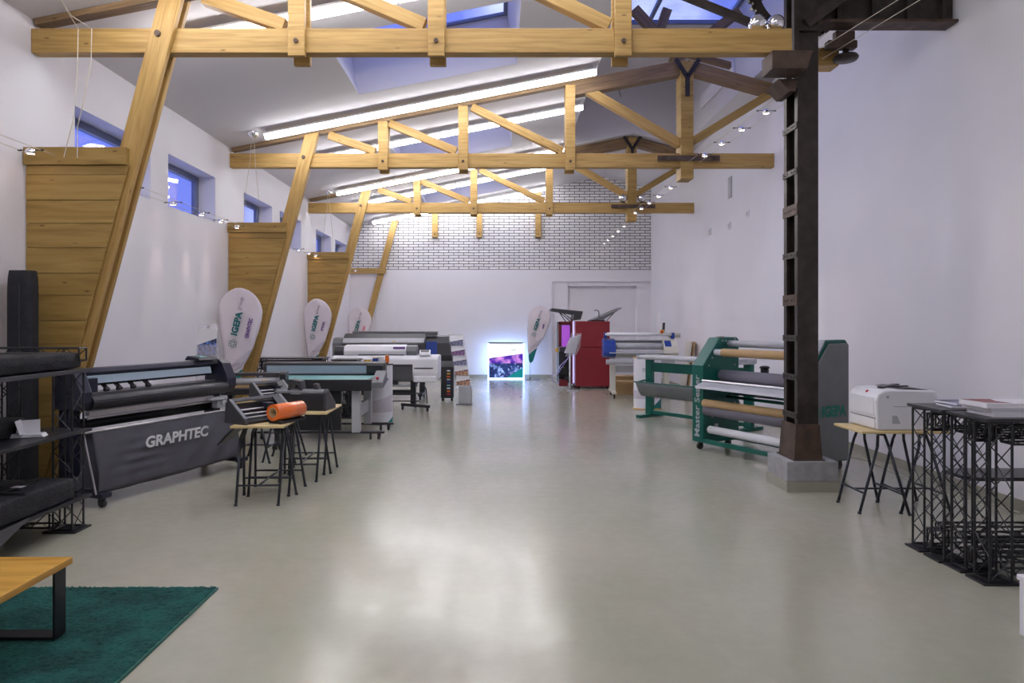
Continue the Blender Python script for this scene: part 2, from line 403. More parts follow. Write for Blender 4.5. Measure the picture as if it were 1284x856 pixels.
def text(s, size, mat, parent, M4, name='lettering', width=None, bold=.012, depth=.002):
    """lettering in the local XY plane of matrix M4, centred; width fits the string"""
    cu = bpy.data.curves.new(name, 'FONT'); cu.body = s; cu.size = size; cu.align_x = 'CENTER'; cu.align_y = 'CENTER'
    cu.extrude = depth/2; cu.offset = bold*size; cu.resolution_u = 3
    tmp = bpy.data.objects.new('tmp', cu); COL.objects.link(tmp)
    dg = bpy.context.evaluated_depsgraph_get(); dg.update()
    me = bpy.data.meshes.new_from_object(tmp.evaluated_get(dg))
    bpy.data.objects.remove(tmp); bpy.data.curves.remove(cu)
    if width and len(me.vertices):
        xs = [v.co.x for v in me.vertices]; k = width/(max(xs)-min(xs))
        for v in me.vertices: v.co.x *= k
    me.materials.clear(); me.materials.append(M[mat]); me.name = name
    me.transform(M4)
    o = bpy.data.objects.new(name, me); COL.objects.link(o)
    if parent: o.parent = parent
    return o
def frame_m(o, x, y):
    """matrix with origin o, x axis x, y axis y"""
    x = Vector(x).normalized(); y = Vector(y); y = (y-x*y.dot(x)).normalized(); z = x.cross(y)
    m = Matrix.Identity(4)
    for i in range(3): m[i][0], m[i][1], m[i][2], m[i][3] = x[i], y[i], z[i], o[i]
    return m
def emblem(size, mat, parent, M4):
    """ring of six small loops"""
    mb = MB()
    for k in range(6):
        c = Vector((math.cos(k*PI/3)*size*.32, math.sin(k*PI/3)*size*.32, 0)); r = size*.17; n = 10
        for i in range(n):
            a, b = 2*PI*i/n, 2*PI*(i+1)/n
            P = [c+Vector((math.cos(a)*r, math.sin(a)*r, .001)), c+Vector((math.cos(b)*r, math.sin(b)*r, .001)),
                 c+Vector((math.cos(b)*r*.72, math.sin(b)*r*.72, .001)), c+Vector((math.cos(a)*r*.72, math.sin(a)*r*.72, .001))]
            mb.quad([M4 @ p for p in P])
    return mb.build('emblem', mat, parent, solid=.001)
# ================================================================== THE ROOM
XL, XR, YN, YB = -4.49, 4.58, -2.6, 20.9
RX, RZ = 3.12, 6.06                                  # ridge
zl = lambda x: 4.57+.1958*(x-XL)                     # left slope
zr = lambda x: RZ-(x-RX)*(RZ-5.70)/(XR-RX)           # right slope
zc = lambda x: zl(x) if x <= RX else zr(x)
struct(MB().box(XL-.4, XR+.3, YN-.2, YB+.3, -.12, 0).build('floor', 'floor'))

# left wall with seven deep windows
wins = [(7.34, 8.93), (9.41, 10.97), (12.2, 13.72), (14.2, 15.72), (17.0, 18.5), (19.0, 20.45)]
WZ0, WZ1, XO = 3.24, 3.95, XL-.36
mb = MB()
mb.box(XO, XL, YN, YB+.3, 0, WZ0); mb.box(XO, XL, YN, YB+.3, WZ1, 4.62)
ys = [YN]+[v for w in wins for v in w]+[YB+.3]
for a, b in zip(ys[::2], ys[1::2]): mb.box(XO, XL, a, b, WZ0, WZ1)
struct(mb.build('wall_left', 'wall'))
for i, (a, b) in enumerate(wins):
    fr = MB(); x0, x1, t = XL-.33, XL-.26, .07
    fr.box(x0, x1, a, b, WZ1-.09, WZ1-.002); fr.box(x0, x1, a, b, WZ0+.002, WZ0+t); fr.box(x0, x1, a, a+t, WZ0+t, WZ1-.09); fr.box(x0, x1, b-t*1.6, b, WZ0+t, WZ1-.09)
    o = struct(fr.build('window_%d' % (i+1), 'frame', bevel=.006))
    MB().box(XL-.30, XL-.294, a+t, b-t*1.6, WZ0+t, WZ1-.09).build('pane', 'glass', o)
# right wall, near wall
struct(MB().box(XR, XR+.3, YN-.2, YB+.3, 0, 5.75).build('wall_right', 'wall'))
mb = MB(); mb.prism_y([(XL-.36, 0), (XR, 0), (XR, zc(XR)), (RX, RZ), (XL, 4.57), (XL-.36, 4.57)], YN-.2, YN)
struct(mb.build('wall_near', 'wall'))
# back wall: plaster below with a deep recess on the right, brick gable above
BZ = 3.26
mb = MB()
R0, R1, RH = 1.60, XR, 2.90         # outer shallow recess
mb.box(XL, R0, YB, YB+.3, 0, BZ); mb.box(R0, XR, YB, YB+.3, RH, BZ)
I0, I1, IH = 2.07, 4.15, 2.77
mb.box(R0, I0, YB+.05, YB+.3, 0, RH); mb.box(I1, XR, YB+.05, YB+.3, 0, RH); mb.box(I0, I1, YB+.05, YB+.3, IH, RH)
mb.box(I0, I1, YB+.2, YB+.3, 0, IH)
struct(mb.build('wall_back', 'wall'))
mb = MB(); mb.prism_y([(XL, BZ), (XR, BZ), (XR, zc(XR)), (RX, RZ), (XL, 4.57)], YB+.03, YB+.3)
struct(mb.build('wall_gable', 'brick'))
struct(MB().box(-3.72, -3.12, YB-.03, YB-.001, .1, 2.95).build('trim_1', 'wall', bevel=.008))
# skirtings
struct(MB().box(XR-.012, XR-.0005, YN, YB, 0, .10).build('baseboard_right', 'skirt'))
struct(MB().box(XL+.0005, XL+.012, YN, YB, 0, .10).build('baseboard_left', 'skirt'))
struct(MB().box(XL+.02, R0, YB-.012, YB-.0005, 0, .10).build('baseboard_back', 'skirt'))

# ceiling: sloped plaster with three deep skylight shafts and one long ridge lantern
holes = [(-2.08, .26, 8.25, 10.3), (-2.08, .26, 13.2, 15.1), (-2.08, .26, 17.95, 19.9), (-2.08, .26, 3.4, 5.4)]
LX0, LX1, LY0, LY1, LZ = 1.58, 4.28, 7.6, 16.1, 7.30
mb = MB()
S = lambda x, y: (x, y, zc(x))
yb = sorted({YN, YB+.05, LY0, LY1}|{h[2] for h in holes}|{h[3] for h in holes})
xb = [XL, -2.08, .26, LX0, RX, LX1, XR]
for y0, y1 in zip(yb[:-1], yb[1:]):
    for x0, x1 in zip(xb[:-1], xb[1:]):
        if any(h[0] <= x0 and x1 <= h[1] and h[2] <= y0 and y1 <= h[3] for h in holes): continue
        if x0 >= LX0 and x1 <= LX1 and y0 >= LY0 and y1 <= LY1: continue
        mb.quad([S(x0, y0), S(x1, y0), S(x1, y1), S(x0, y1)])
WD = Vector((-.14, 0, .72))
def shaft(mb, h):
    x0, x1, y0, y1 = h
    C = [Vector(S(x0, y0)), Vector(S(x1, y0)), Vector(S(x1, y1)), Vector(S(x0, y1))]
    for i in range(4):
        a, b = C[i], C[(i+1) % 4]; mb.quad([a, b, b+WD, a+WD])
    return [c+WD for c in C]
tops = [shaft(mb, h) for h in holes]
# lantern upstands and its solid far roof
LG = 13.1
for x in (LX0, LX1): mb.quad([S(x, LY0), S(x, LY1), (x, LY1, LZ), (x, LY0, LZ)])
for y in (LY0, LY1): mb.quad([S(LX0, y), S(RX, y), S(LX1, y), (LX1, y, LZ), (LX0, y, LZ)])
mb.quad([(LX0, LG, LZ), (LX1, LG, LZ), (LX1, LY1, LZ), (LX0, LY1, LZ)])
struct(mb.build('ceiling', 'ceil'))
k = len(wins)+1
for T in tops:
    fr = MB(); n = len(T)
    c = sum(T, Vector())/4
    for i in range(4):
        a, b = T[i], T[(i+1) % 4]; ai, bi = a+(c-a)*.05, b+(c-b)*.05
        up = Vector((0, 0, .04)); fr.hexa([a, b, bi, ai, a+up, b+up, bi+up, ai+up])
    o = struct(fr.build('window_%d' % k, 'frame')); k += 1
    MB().quad([p+Vector((0, 0, .03)) for p in T]).build('pane', 'glass', o)
fr = MB()
for x in (LX0+.03, RX-.3, LX1-.03): fr.box(x-.03, x+.03, LY0, LG, LZ-.02, LZ+.05)
for y in (LY0+.03, 9.4, 11.2, LG-.03): fr.box(LX0, LX1, y-.03, y+.03, LZ-.02, LZ+.05)
o = struct(fr.build('window_%d' % k, 'frame')); 
MB().box(LX0, LX1, LY0, LG, LZ+.05, LZ+.06).build('pane', 'glass', o)

# ------------------------------------------------------------------ roof trusses
sx = lambda z: -4.40+.27*z                          # axis of the slanted post
def bolt(T, x, y, z, r=.022):
    MB().cyl((x, y, z), (x, y-.018, z), r, 10).build('bolt', 'steel2', T)
def truss(Y, label, king=True, xe=XR, mat='wood'):
    T = thing('roof_truss', label, 'truss', (0, Y, 0), group='timber roof trusses')
    b = MB(); b.bar((XL, .066, 4.36), (xe, .066, 4.36), .13, .235); b.build('tie_beam', mat, T, bevel=.008)
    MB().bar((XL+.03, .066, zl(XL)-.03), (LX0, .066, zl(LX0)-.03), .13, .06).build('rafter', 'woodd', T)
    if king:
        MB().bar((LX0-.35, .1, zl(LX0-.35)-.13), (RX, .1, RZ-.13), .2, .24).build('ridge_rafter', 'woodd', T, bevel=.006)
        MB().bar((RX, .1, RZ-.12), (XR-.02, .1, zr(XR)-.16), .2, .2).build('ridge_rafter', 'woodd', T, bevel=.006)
        MB().box(3.01, 3.22, -.06, .26, 4.04, 6.0).build('king_post', 'woodp', T, bevel=.008)
        MB().bar((3.02, .066, 4.64), (1.30, .066, zl(1.3)-.06), .11, .15).build('brace', mat, T, bevel=.006)
        MB().bar((3.22, .066, 4.68), (4.56, .066, 5.50), .11, .13).build('brace', 'woodp', T, bevel=.006)
        s = MB(); s.box(2.62, 3.65, -.075, -.061, 4.335, 4.425); s.build('strap', 'steel2', T)
        for x in (2.70, 3.55): bolt(T, x, -.074, 4.38, .03)
        s = MB(); s.bar((2.92, -.07, 6.02), (3.115, -.07, 5.72), .015, .07); s.bar((3.31, -.07, 6.02), (3.115, -.07, 5.72), .015, .07); s.box(3.08, 3.15, -.078, -.062, 5.40, 5.74)
        s.build('forked_strap', 'steel', T)
    px = [(-2.07+.14), -.60, 1.18]
    for x in px:
        t = zc(x)-.02
        MB().box(x-.08, x+.08, -.06, .0, 4.19, t-.06).build('post', mat, T, bevel=.006)
        MB().box(x-.08, x+.08, .132, .19, 4.17, t-.06).build('post', mat, T, bevel=.006)
        bolt(T, x, -.06, 4.33)
    for (xa, xb2) in ((-2.85, -2.07), (-1.84, -.72), (-.46, 1.06)):
        MB().bar((xa, .066, zl(xa)-.1), (xb2, .066, 4.52), .11, .13).build('brace', mat, T, bevel=.006)
    # doubled slanted posts
    for y0, y1, dx in ((-.06, .0, 0), (.132, .19, -.04)):
        zt = 4.78
        h = MB(); w = .115
        zb = 0.0
        xl_ = max(sx(zb)-w+dx, XL+.012)
        P = [(xl_, y0, zb), (sx(zb)+w+dx, y0, zb), (sx(zb)+w+dx, y1, zb), (xl_, y1, zb),
             (sx(zt)-w+dx, y0, zl(sx(zt)-w)-.05), (sx(zt)+w+dx, y0, zl(sx(zt)+w)-.05), (sx(zt)+w+dx, y1, zl(sx(zt)+w)-.05), (sx(zt)-w+dx, y1, zl(sx(zt)-w)-.05)]
        d = Vector((.238, 0, .971)); h.hexa(P, (d, Vector((.971, 0, -.238)), Vector((0, 1, 0))))
        h.build('slanted_post', mat, T, bevel=.006)
    bolt(T, sx(4.36)-.02, -.06, 4.40, .03)
    return T
truss(6.65, 'nearest timber roof truss, its tie beam ending at the steel column', king=False, xe=2.81)
truss(11.55, 'middle timber roof truss, in front of the ridge skylight')
truss(16.3, 'farthest full timber roof truss, chrome balls beside its king post')
# timbers half sunk in the brick gable
T = thing('gable_truss', 'timber stubs and slanted post set against the white brick gable', 'truss', (0, YB-.12, 0), group=None)
for x in (-1.93, -.60, 1.17):
    MB().box(x-.085, x+.085, 0, .148, 4.22, zl(x)-.02).build('post', 'wood', T, bevel=.006); bolt(T, x, 0, 4.32)
h = MB(); w = .1
h.hexa([(XL+.012, 0, 0), (sx(0)+w, 0, 0), (sx(0)+w, .08, 0), (XL+.012, .08, 0), (sx(4.72)-w, 0, 4.70), (sx(4.72)+w, 0, 4.74), (sx(4.72)+w, .08, 4.74), (sx(4.72)-w, .08, 4.70)], (Vector((.238, 0, .971)), Vector((.971, 0, -.238)), Vector((0, 1, 0))))
h.build('slanted_post', 'wood', T, bevel=.006)
MB().bar((XL+.02, -.06, 3.21), (sx(3.2)+.15, -.06, 3.21), .1, .16).build('short_beam', 'wood', T, bevel=.006)

# plank panels between the wall and each slanted post
def plank_panel(Y, label):
    T = thing('plank_panel', label, 'panel', (0, Y, 0), group='plank panels along the left wall')
    z = 0.06; i = 0; m = MB(); hs = [.25, .22, .24, .21, .24, .23, .22, .24, .21, .24, .23, .22, .24]
    while z < 3.12:
        h = min(hs[i % len(hs)], 3.14-z); e = .004
        x0 = XL+.015; xa, xb2 = sx(z)+.05, sx(z+h)+.05; dy = .004*random.random(); o = random.random()*20
        P = [(x0, -.095+dy, z+e), (xa, -.095+dy, z+e), (xa, -.065, z+e), (x0, -.065, z+e), (x0, -.095+dy, z+h), (xb2, -.095+dy, z+h), (xb2, -.065, z+h), (x0, -.065, z+h)]
        k0 = len(m.uv); m.hexa(P, (Vector((1, 0, 0)), Vector((0, 0, 1)), Vector((0, 1, 0))))
        for q in range(k0, len(m.uv)): m.uv[q] = [(u+o, v+o) for u, v in m.uv[q]]
        z += h; i += 1
    m.build('planks', 'woodp', T, bevel=.003, seg=1)
    m = MB(); m.hexa([(XL+.016, -.0645, .07), (sx(.07)+.02, -.0645, .07), (sx(.07)+.02, -.061, .07), (XL+.016, -.061, .07), (XL+.016, -.0645, 3.13), (sx(3.13)+.02, -.0645, 3.13), (sx(3.13)+.02, -.061, 3.13), (XL+.016, -.061, 3.13)]); m.build('gap_dark_sheet', 'woodd', T)  # dark sheet added behind the planks to darken their gaps
    MB().bar((XL+.01, -.096, 3.225), (sx(3.22)+.02, -.096, 3.225), .06, .165).build('top_rail', 'woodp', T, bevel=.006)
plank_panel(6.65, 'large plank panel nearest the camera, behind the tall black roll bag')
plank_panel(11.55, 'middle plank panel, behind the teardrop flag by the grey canvas plotter')
plank_panel(16.3, 'farthest plank panel, behind the middle teardrop flag of the left wall')

# ------------------------------------------------------------------ steel column with its girder, brackets, crane wheel
C = thing('steel_column', 'dark riveted steel column standing on a concrete block', 'column', (2.945, 6.85, 0))
MB().hexa([(.0, 0, .30), (.205, 0, .30), (.205, .03, .30), (0, .03, .30), (0, 0, 5.7), (.205, 0, 5.7), (.205, .03, 5.7), (0, .03, 5.7)]).build('front_plate', 'steel', C)
m = MB(); m.box(0, .205, .30, .33, .30, 5.7)
m.box(.175, .205, .031, .299, .30, 5.7); m.build('rear_channel', 'steel', C)
m = MB(); m.box(0, .03, .031, .07, .31, 5.6); m.box(0, .03, .262, .299, .31, 5.6); m.build('flange', 'steel', C)
for i, z in enumerate([.73, 1.11, 1.50, 1.88, 2.33, 2.78, 3.16, 3.61, 4.01]):
    big = i in (3, 5); hh = .055 if big else .03
    m = MB(); m.box(-.012, -.001, -.006 if big else 0, .33, z-hh, z+hh)
    for y in (.05, .12, .21, .28): m.cyl((-.011, y, z), (-.018, y, z), .010, 8)
    m.build('batten', 'steel2' if big else 'steel', C)
m = MB(); w = .04
m.hexa([(-.02, -.03, .30), (.235, -.03, .30), (.235, -.001, .30), (-.02, -.001, .30), (-.014, -.012, .65), (.212, -.012, .65), (.212, -.001, .65), (-.014, -.001, .65)])
m.hexa([(-.045, -.03, .30), (-.021, -.03, .30), (-.021, .35, .30), (-.045, .35, .30), (-.022, -.012, .65), (-.014, -.012, .65), (-.014, .33, .65), (-.022, .33, .65)])
m.box(-.06, .25, -.05, .37, .30, .312); m.build('foot_plate', 'steel2', C)
m = MB(); m.box(-.02, .23, -.045, -.001, 4.52, 4.58); m.box(-.05, -.001, -.04, .02, 4.05, 5.0); m.build('head_bracket', 'steel', C)
# bracket carrying the nearest tie beam
m = MB(); m.hexa([(-.36, -.28, 4.06), (-.03, -.28, 4.06), (-.03, -.02, 4.06), (-.36, -.02, 4.06), (-.36, -.28, 4.235), (.03, -.28, 4.235), (.03, -.02, 4.235), (-.36, -.02, 4.235)])
m.build('beam_bracket', 'steel2', C, bevel=.005)
m = MB(); m.hexa([(-.09, -.03, 3.93), (-.03, -.03, 3.93), (-.03, .3, 3.93), (-.09, .3, 3.93), (-.20, -.03, 4.05), (-.02, -.03, 4.05), (-.02, .3, 4.05), (-.20, .3, 4.05)]); m.build('gusset', 'steel2', C)
B = thing('concrete_block', 'square concrete block under the steel column', 'plinth', (3.06, 7.02, 0))
MB().box(-.25, .25, -.25, .25, .105, .299).build('block', 'concrete', B, bevel=.006); MB().box(-.255, .255, -.255, .255, 0, .104).build('coating', 'skirt', B)
tag(MB().bar((3.16, 7.36, 4.44), (3.56, 7.36, 4.44), .2, .19).build('beam_stub', 'wood', bevel=.01), 'short timber beam end sticking out right of the steel column head', 'beam')
G = thing('steel_girder', 'dark steel girder from the column head to the right wall', 'girder', (3.155, 7.0, 4.68))
MB().box(.0, 1.42, .0, .03, .0, .98).build('web', 'steel', G)
m = MB(); m.box(-.0, 1.42, -.09, .12, -.03, -.001); m.build('bottom_flange', 'steel2', G)
for x in (.25, .6, .95, 1.3): MB().box(x-.02, x+.02, -.06, -.001, .0, .95).build('stiffener', 'steel', G)
MB().bar((.06, -.05, 4.58), (.74, -.05, 5.08), .06, .1).build('knee_brace', 'steel', C)
MB().box(.08, .30, -.10, -.03, 4.98, 5.63).build('end_plate', 'steel', C)
# sloping steel strut towards the roof
tag(MB().bar((1.27, 6.90, 5.13), (2.66, 6.90, 4.57), .05, .07).build('steel_strut', 'steel'), 'thin dark steel strut sloping down onto the nearest tie beam', 'strut')
# toothed wheel
m = MB(); n = 44; R = .58
prof = []
for i in range(n):
    a = 2*PI*i/n
    for da, rr in ((-.25, R-.03), (-.16, R), (.16, R), (.25, R-.03)):
        t = a+da*2*PI/n*1.3; prof.append((rr*math.cos(t), rr*math.sin(t)))
inner = [( (R-.12)*math.cos(math.atan2(z, x)), (R-.12)*math.sin(math.atan2(z, x))) for x, z in prof]
for i in range(len(prof)):
    j = (i+1) % len(prof); a, b, c, d = prof[i], prof[j], inner[j], inner[i]
    for y, fl in ((-.03, 0), (.03, 1)): m.quad([(a[0], y, a[1]), (b[0], y, b[1]), (c[0], y, c[1]), (d[0], y, d[1])])
    m.quad([(a[0], -.03, a[1]), (b[0], -.03, b[1]), (b[0], .03, b[1]), (a[0], .03, a[1])]); m.quad([(d[0], -.03, d[1]), (c[0], -.03, c[1]), (c[0], .03, c[1]), (d[0], .03, d[1])])
Wt = thing('toothed_wheel', 'large toothed iron wheel behind the head of the steel column', 'wheel', (3.27, 7.55, 5.31))
m.build('rim', 'steel', Wt)
m = MB()
for i in range(6): m.bar((0, 0, 0), ((R-.1)*math.cos(i*PI/3+.3), 0, (R-.1)*math.sin(i*PI/3+.3)), .03, .06, up=(0, 1, 0))
m.build('spokes', 'steel', Wt); MB().cyl((0, -.12, 0), (0, .12, 0), .08, 14).build('hub', 'steel2', Wt)
Wt = thing('hoist_block', 'small round iron hoist block hanging under the steel girder', 'hoist', (3.57, 7.15, 4.35))
MB().lathe([(0, 0), (.11, .005), (.125, .03), (.11, .055), (.03, .065), (.03, .12), (0, .12)]).build('pulley', 'steel', Wt)
m = MB(); m.box(-.2, .1, -.05, .05, .12, .2); m.box(-.12, .08, -.04, .04, .2, .299); m.build('bracket', 'steel2', Wt, bevel=.01)
# crossed timbers in the lantern
for i, (a, b, lab) in enumerate((((2.32, 11.95, 7.05), (3.1, 11.95, 6.2), 'dark timber falling from upper left to the ridge, under the skylight glass'),
                ((4.2, 12.15, 7.1), (3.02, 12.15, 6.2), 'dark timber rising right from the ridge, under the skylight glass'),
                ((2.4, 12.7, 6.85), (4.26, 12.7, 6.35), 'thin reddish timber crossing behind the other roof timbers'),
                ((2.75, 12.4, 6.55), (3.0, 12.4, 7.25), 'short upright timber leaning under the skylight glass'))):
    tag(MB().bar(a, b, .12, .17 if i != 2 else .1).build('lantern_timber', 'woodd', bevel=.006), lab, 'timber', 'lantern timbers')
tag(MB().box(LX1-.05, LX1-.003, 12.6, 14.6, 6.15, 6.45).build('lantern_board', 'wall', bevel=.005), 'white board on the right side wall of the ridge skylight', 'board')
tag(MB().tube([(2.73, 16.02, 7.25), (2.74, 15.98, 7.05), (2.80, 15.95, 6.85)], .008).build('loose_wire', 'steel'), 'loose wire end dangling from the ceiling of the ridge skylight', 'wire')
# chrome balls
for (x, y, z, lab) in ((2.51, 6.7, 4.478, 'left chrome ball on the nearest tie beam beside the steel column'), (2.69, 6.7, 4.478, 'right chrome ball on the nearest tie beam beside the steel column'),
                  (2.90, 16.2, 4.478, 'chrome ball left of the king post of the farthest full truss'), (3.34, 16.2, 4.478, 'chrome ball right of the king post of the farthest full truss')):
    r = .085 if y < 10 else .10
    B = thing('chrome_ball', lab, 'lamp', (x, y+.05, z), group='chrome ball lamps on the beams')
    MB().ball((0, 0, r), r, 20, 14).build('shell', 'chrome', B); MB().cyl((0, 0, 0), (0, 0, .02), r*.45, 14).build('base', 'steel', B)

# ------------------------------------------------------------------ fluorescent light lines
def lampline(Y, lab, x0=-3.72, x1=1.55):
    a, b = Vector((x0, 0, zl(x0)-.13)), Vector((x1, 0, zl(x1)-.13))
    T = thing('light_line', lab, 'light', (0, Y, 0), group='fluorescent light lines under the ceiling')
    up = Vector((-.192, 0, .981))
    MB().bar(a+up*.048, b+up*.048, .15, .024).build('housing', 'white', T)
    for i in range(4):
        p, q = a.lerp(b, i/4+.002), a.lerp(b, (i+1)/4-.002)
        MB().bar(p, q, .08, .066).build('diffuser', 'lamp', T, bevel=.012)
    for i in (0, 1, 2, 3, 4):
        p = a.lerp(b, i/4*.98+.01); MB().cyl(p+up*.06, p+up*.13, .008, 6).build('hanger', 'lgrey', T)
LAMPS = [(1.3, None), (3.0, None), (6.0, None), (7.4, 'fluorescent light line right behind the nearest truss'), (11.0, 'fluorescent light line just in front of the middle truss'),
         (12.8, 'fluorescent light line just behind the middle truss'), (15.85, 'fluorescent light line just in front of the farthest full truss'),
         (17.5, 'fluorescent light line just behind the farthest full truss'), (20.4, 'fluorescent light line along the top of the brick gable')]
for Y, lab in LAMPS:
    lampline(Y, lab or {1.3: 'added unseen fluorescent light line above and behind the camera', 3.0: 'added unseen fluorescent light line above the camera', 6.0: 'added unseen fluorescent light line in front of the nearest truss, above the picture'}[Y])  # entries without a label: unseen lines added to light the near room
for (p, Y, lab) in (((317, 167), 11.0, 'chrome transformer left of the light line before the middle truss'),
                    ((412, 241), 15.9, 'chrome transformer left of the light line before the farthest full truss'),
                    ((466, 279), 20.5, 'chrome transformer left of the light line on the brick gable')):
    c = at(*p, Y); T = thing('round_transformer', lab, 'transformer', c, group='round chrome transformers under the ceiling')
    MB().lathe([(0, -.07), (.05, -.06), (.085, -.02), (.09, .02), (.07, .06), (0, .065)]).build('body', 'chrome', T)
    MB().cyl((0, 0, .06), (0, 0, zl(c.x)-c.z), .012, 8).build('stem', 'lgrey', T)
    w = MB(); w.tube([(-.02, 0, -.06), (-.03, -.03, -.4), (-.10, -.02, -.9), (-.12, 0, -1.35)], .004, 4); w.tube([(.02, 0, -.06), (.05, -.03, -.5), (.10, -.02, -1.0), (.06, 0, -1.35)], .004, 4)
    w.build('lead', 'cable', T)

# ------------------------------------------------------------------ wire lamps
def wlamp_proto():
    T = thing('wire_lamp', 'x', 'lamp')
    MB().lathe([(.0, .030), (.022, .028), (.042, .014), (.048, -.006), (.044, -.022), (.034, -.024)]).build('cup', 'chrome', T)
    MB().cyl((0, 0, -.012), (0, 0, -.020), .033, 14).build('bulb', 'bulb', T)
    m = MB(); m.cyl((-.10, 0, .012), (.10, 0, .012), .004, 6); m.cyl((-.115, 0, .012), (-.088, 0, .012), .009, 8); m.cyl((.088, 0, .012), (.115, 0, .012), .009, 8); m.build('clamp_rod', 'blackp', T)
    return T
proto = wlamp_proto(); used = [False]
ordn = ['first', 'second', 'third', 'fourth', 'fifth', 'sixth']
def wl(p, rz, label, grp):
    if not used[0]:
        used[0] = True; proto.location = p; proto.rotation_euler = (0, 0, rz); proto['label'] = label; proto['group'] = grp; return proto
    return dup(proto, p, rz, label, grp)
def span(a, b, ts, where, lab, grp, gap=.19, spot=None):
    a, b = Vector(a), Vector(b); d = (b-a).normalized(); s = Vector((d.y, -d.x, 0)).normalized()
    T = thing('lamp_cable', 'thin lamp cables '+where, 'cable', a, group='low-voltage lamp cables')
    for k in (-1, 1): MB().cyl(s*k*gap/2, b-a+s*k*gap/2, .0035, 5).build('wire', 'cable', T)
    for i, t in enumerate(ts):
        p = a.lerp(b, t)-Vector((0, 0, .012)); rz = math.atan2(s.y, s.x)
        wl(p, rz, '%s wire lamp %s' % (ordn[i], lab), grp)
        if spot and i in spot[0]:
            L = bpy.data.lights.new('wire_lamp_beam', 'SPOT'); L.energy = spot[2]; L.spot_size = math.radians(34); L.spot_blend = .5; L.color = (1, .74, .62); L.shadow_soft_size = .03
            o = bpy.data.objects.new('wire_lamp_beam', L); COL.objects.link(o); o.location = p-Vector((0, 0, .035))
            tgt = p+Vector(spot[1]); o.rotation_euler = (tgt-o.location).to_track_quat('-Z', 'Y').to_euler()
g1, g2 = 'wire lamps along the left wall', 'wire lamps along the right side'
span((-4.28, 1.0, 3.23), (-4.28, 6.62, 3.23), [.95], 'along the left wall up to the nearest plank panel', 'on the cable left of the nearest plank panel', g1)
span((-4.27, 6.95, 3.23), (-4.27, 11.5, 3.23), [.255, .47, .66, .81, .955], 'along the left wall between the nearest and middle trusses', 'from the camera, left wall, between nearest and middle trusses', g1, spot=((1, 2, 3), (-.15, 0, -1.4), 9))
span((-4.27, 11.9, 3.23), (-4.27, 16.25, 3.23), [.22, .45, .66, .84, .97], 'along the left wall between the middle and farthest trusses', 'from the camera, left wall, between middle and farthest trusses', g1, spot=((1, 3), (-.15, 0, -1.4), 9))
span((-4.27, 16.65, 3.23), (-4.27, 20.7, 3.21), [.35, .7, .97], 'along the left wall from the farthest truss to the brick gable', 'from the camera, left wall, beyond the farthest full truss', g1)
span((3.95, 4.6, 4.55), (3.27, 7.2, 4.40), [.42], 'from the upper right to the head of the steel column', 'on the cable right of the steel column head', g2, spot=((0,), (.6, .2, -2), 14))
span((3.16, 7.22, 4.13), (3.2, 11.46, 4.30), [.24, .44, .64, .84], 'between the steel column and the king post of the middle truss', 'from the camera, cable from steel column to middle truss', g2, spot=((0, 1, 2), (.75, .3, -1.7), 14))
span((3.14, 11.83, 4.13), (3.14, 16.2, 4.22), [.2, .42, .62, .8, .96], 'between the middle and farthest king posts', 'from the camera, right-hand cable from middle to farthest truss', g2, spot=((0, 2, 4), (.75, .3, -1.7), 14))
span((3.14, 16.6, 4.13), (3.14, 20.9, 4.05), [.2, .4, .6, .8, .96], 'from the farthest king post to the brick gable', 'from the camera, right-hand cable ending at the brick gable', g2, spot=((3,), (.75, .3, -1.7), 10))
T = thing('hanging_lead', 'two pale wires hanging in a loop in front of the nearest left beam', 'wire', (0, 0, 0))
m = MB(); m.tube([at(72, -6, 6.0), at(90, 20, 6.3), at(115, 36, 6.5), at(114, 80, 6.5), at(104, 130, 6.5), at(97, 160, 6.48), at(97, 198, 6.47)], .004, 4); m.build('wire', 'cable', T)
m = MB(); m.tube([at(72, -6, 6.0), at(98, 36, 6.5), at(97, 90, 6.5), at(92, 150, 6.5), at(80, 197, 6.47)], .004, 4); m.build('wire', 'cable', T)

# things on the right wall
for (p, w, h, lab, nm) in (((916, 235), .10, .42, 'tall grey wall sensor strip high on the right wall', 'wall_sensor'), ((938, 268), .09, .12, 'small wall plate high on the right wall, right of the others', 'wall_plate'),
                       ((915, 283), .08, .14, 'small wall plate below the tall grey sensor strip', 'wall_plate'), ((890.5, 290), .08, .13, 'lowest and leftmost small wall plate on the right wall', 'wall_plate')):
    Y = FPX*XR/(p[0]-VX); z = EYE+(VY-p[1])*Y/FPX
    T = thing(nm, lab, 'plate', (XR, Y, z))
    MB().box(-.02, -.001, -w, w, -h/2, h/2).build('cover', 'wallplate' if nm == 'wall_sensor' else 'wall', T, bevel=.004)
    MB().box(-.026, -.0202, -w*.5, w*.5, -h*.3, h*.3).build('inset', 'lgrey', T, bevel=.002)
tag(MB().box(XR-.008, XR-.001, 19.55, 20.1, 1.15, 1.95).build('wall_calendar', 'whitep'), 'pale sheet pinned to the right wall behind the blue and white laminator', 'poster')
m = MB(); pts = [(4.5, 12.4, .01), (4.35, 11.2, .01), (4.45, 10.2, .01), (4.15, 9.3, .01), (4.4, 8.3, .01), (4.3, 7.2, .01), (4.5, 6.0, .01)]
m.tube([Vector(p) for p in pts], .006, 5); tag(m.build('floor_cable', 'cable'), 'thin pale cable lying on the floor along the right wall', 'cable')
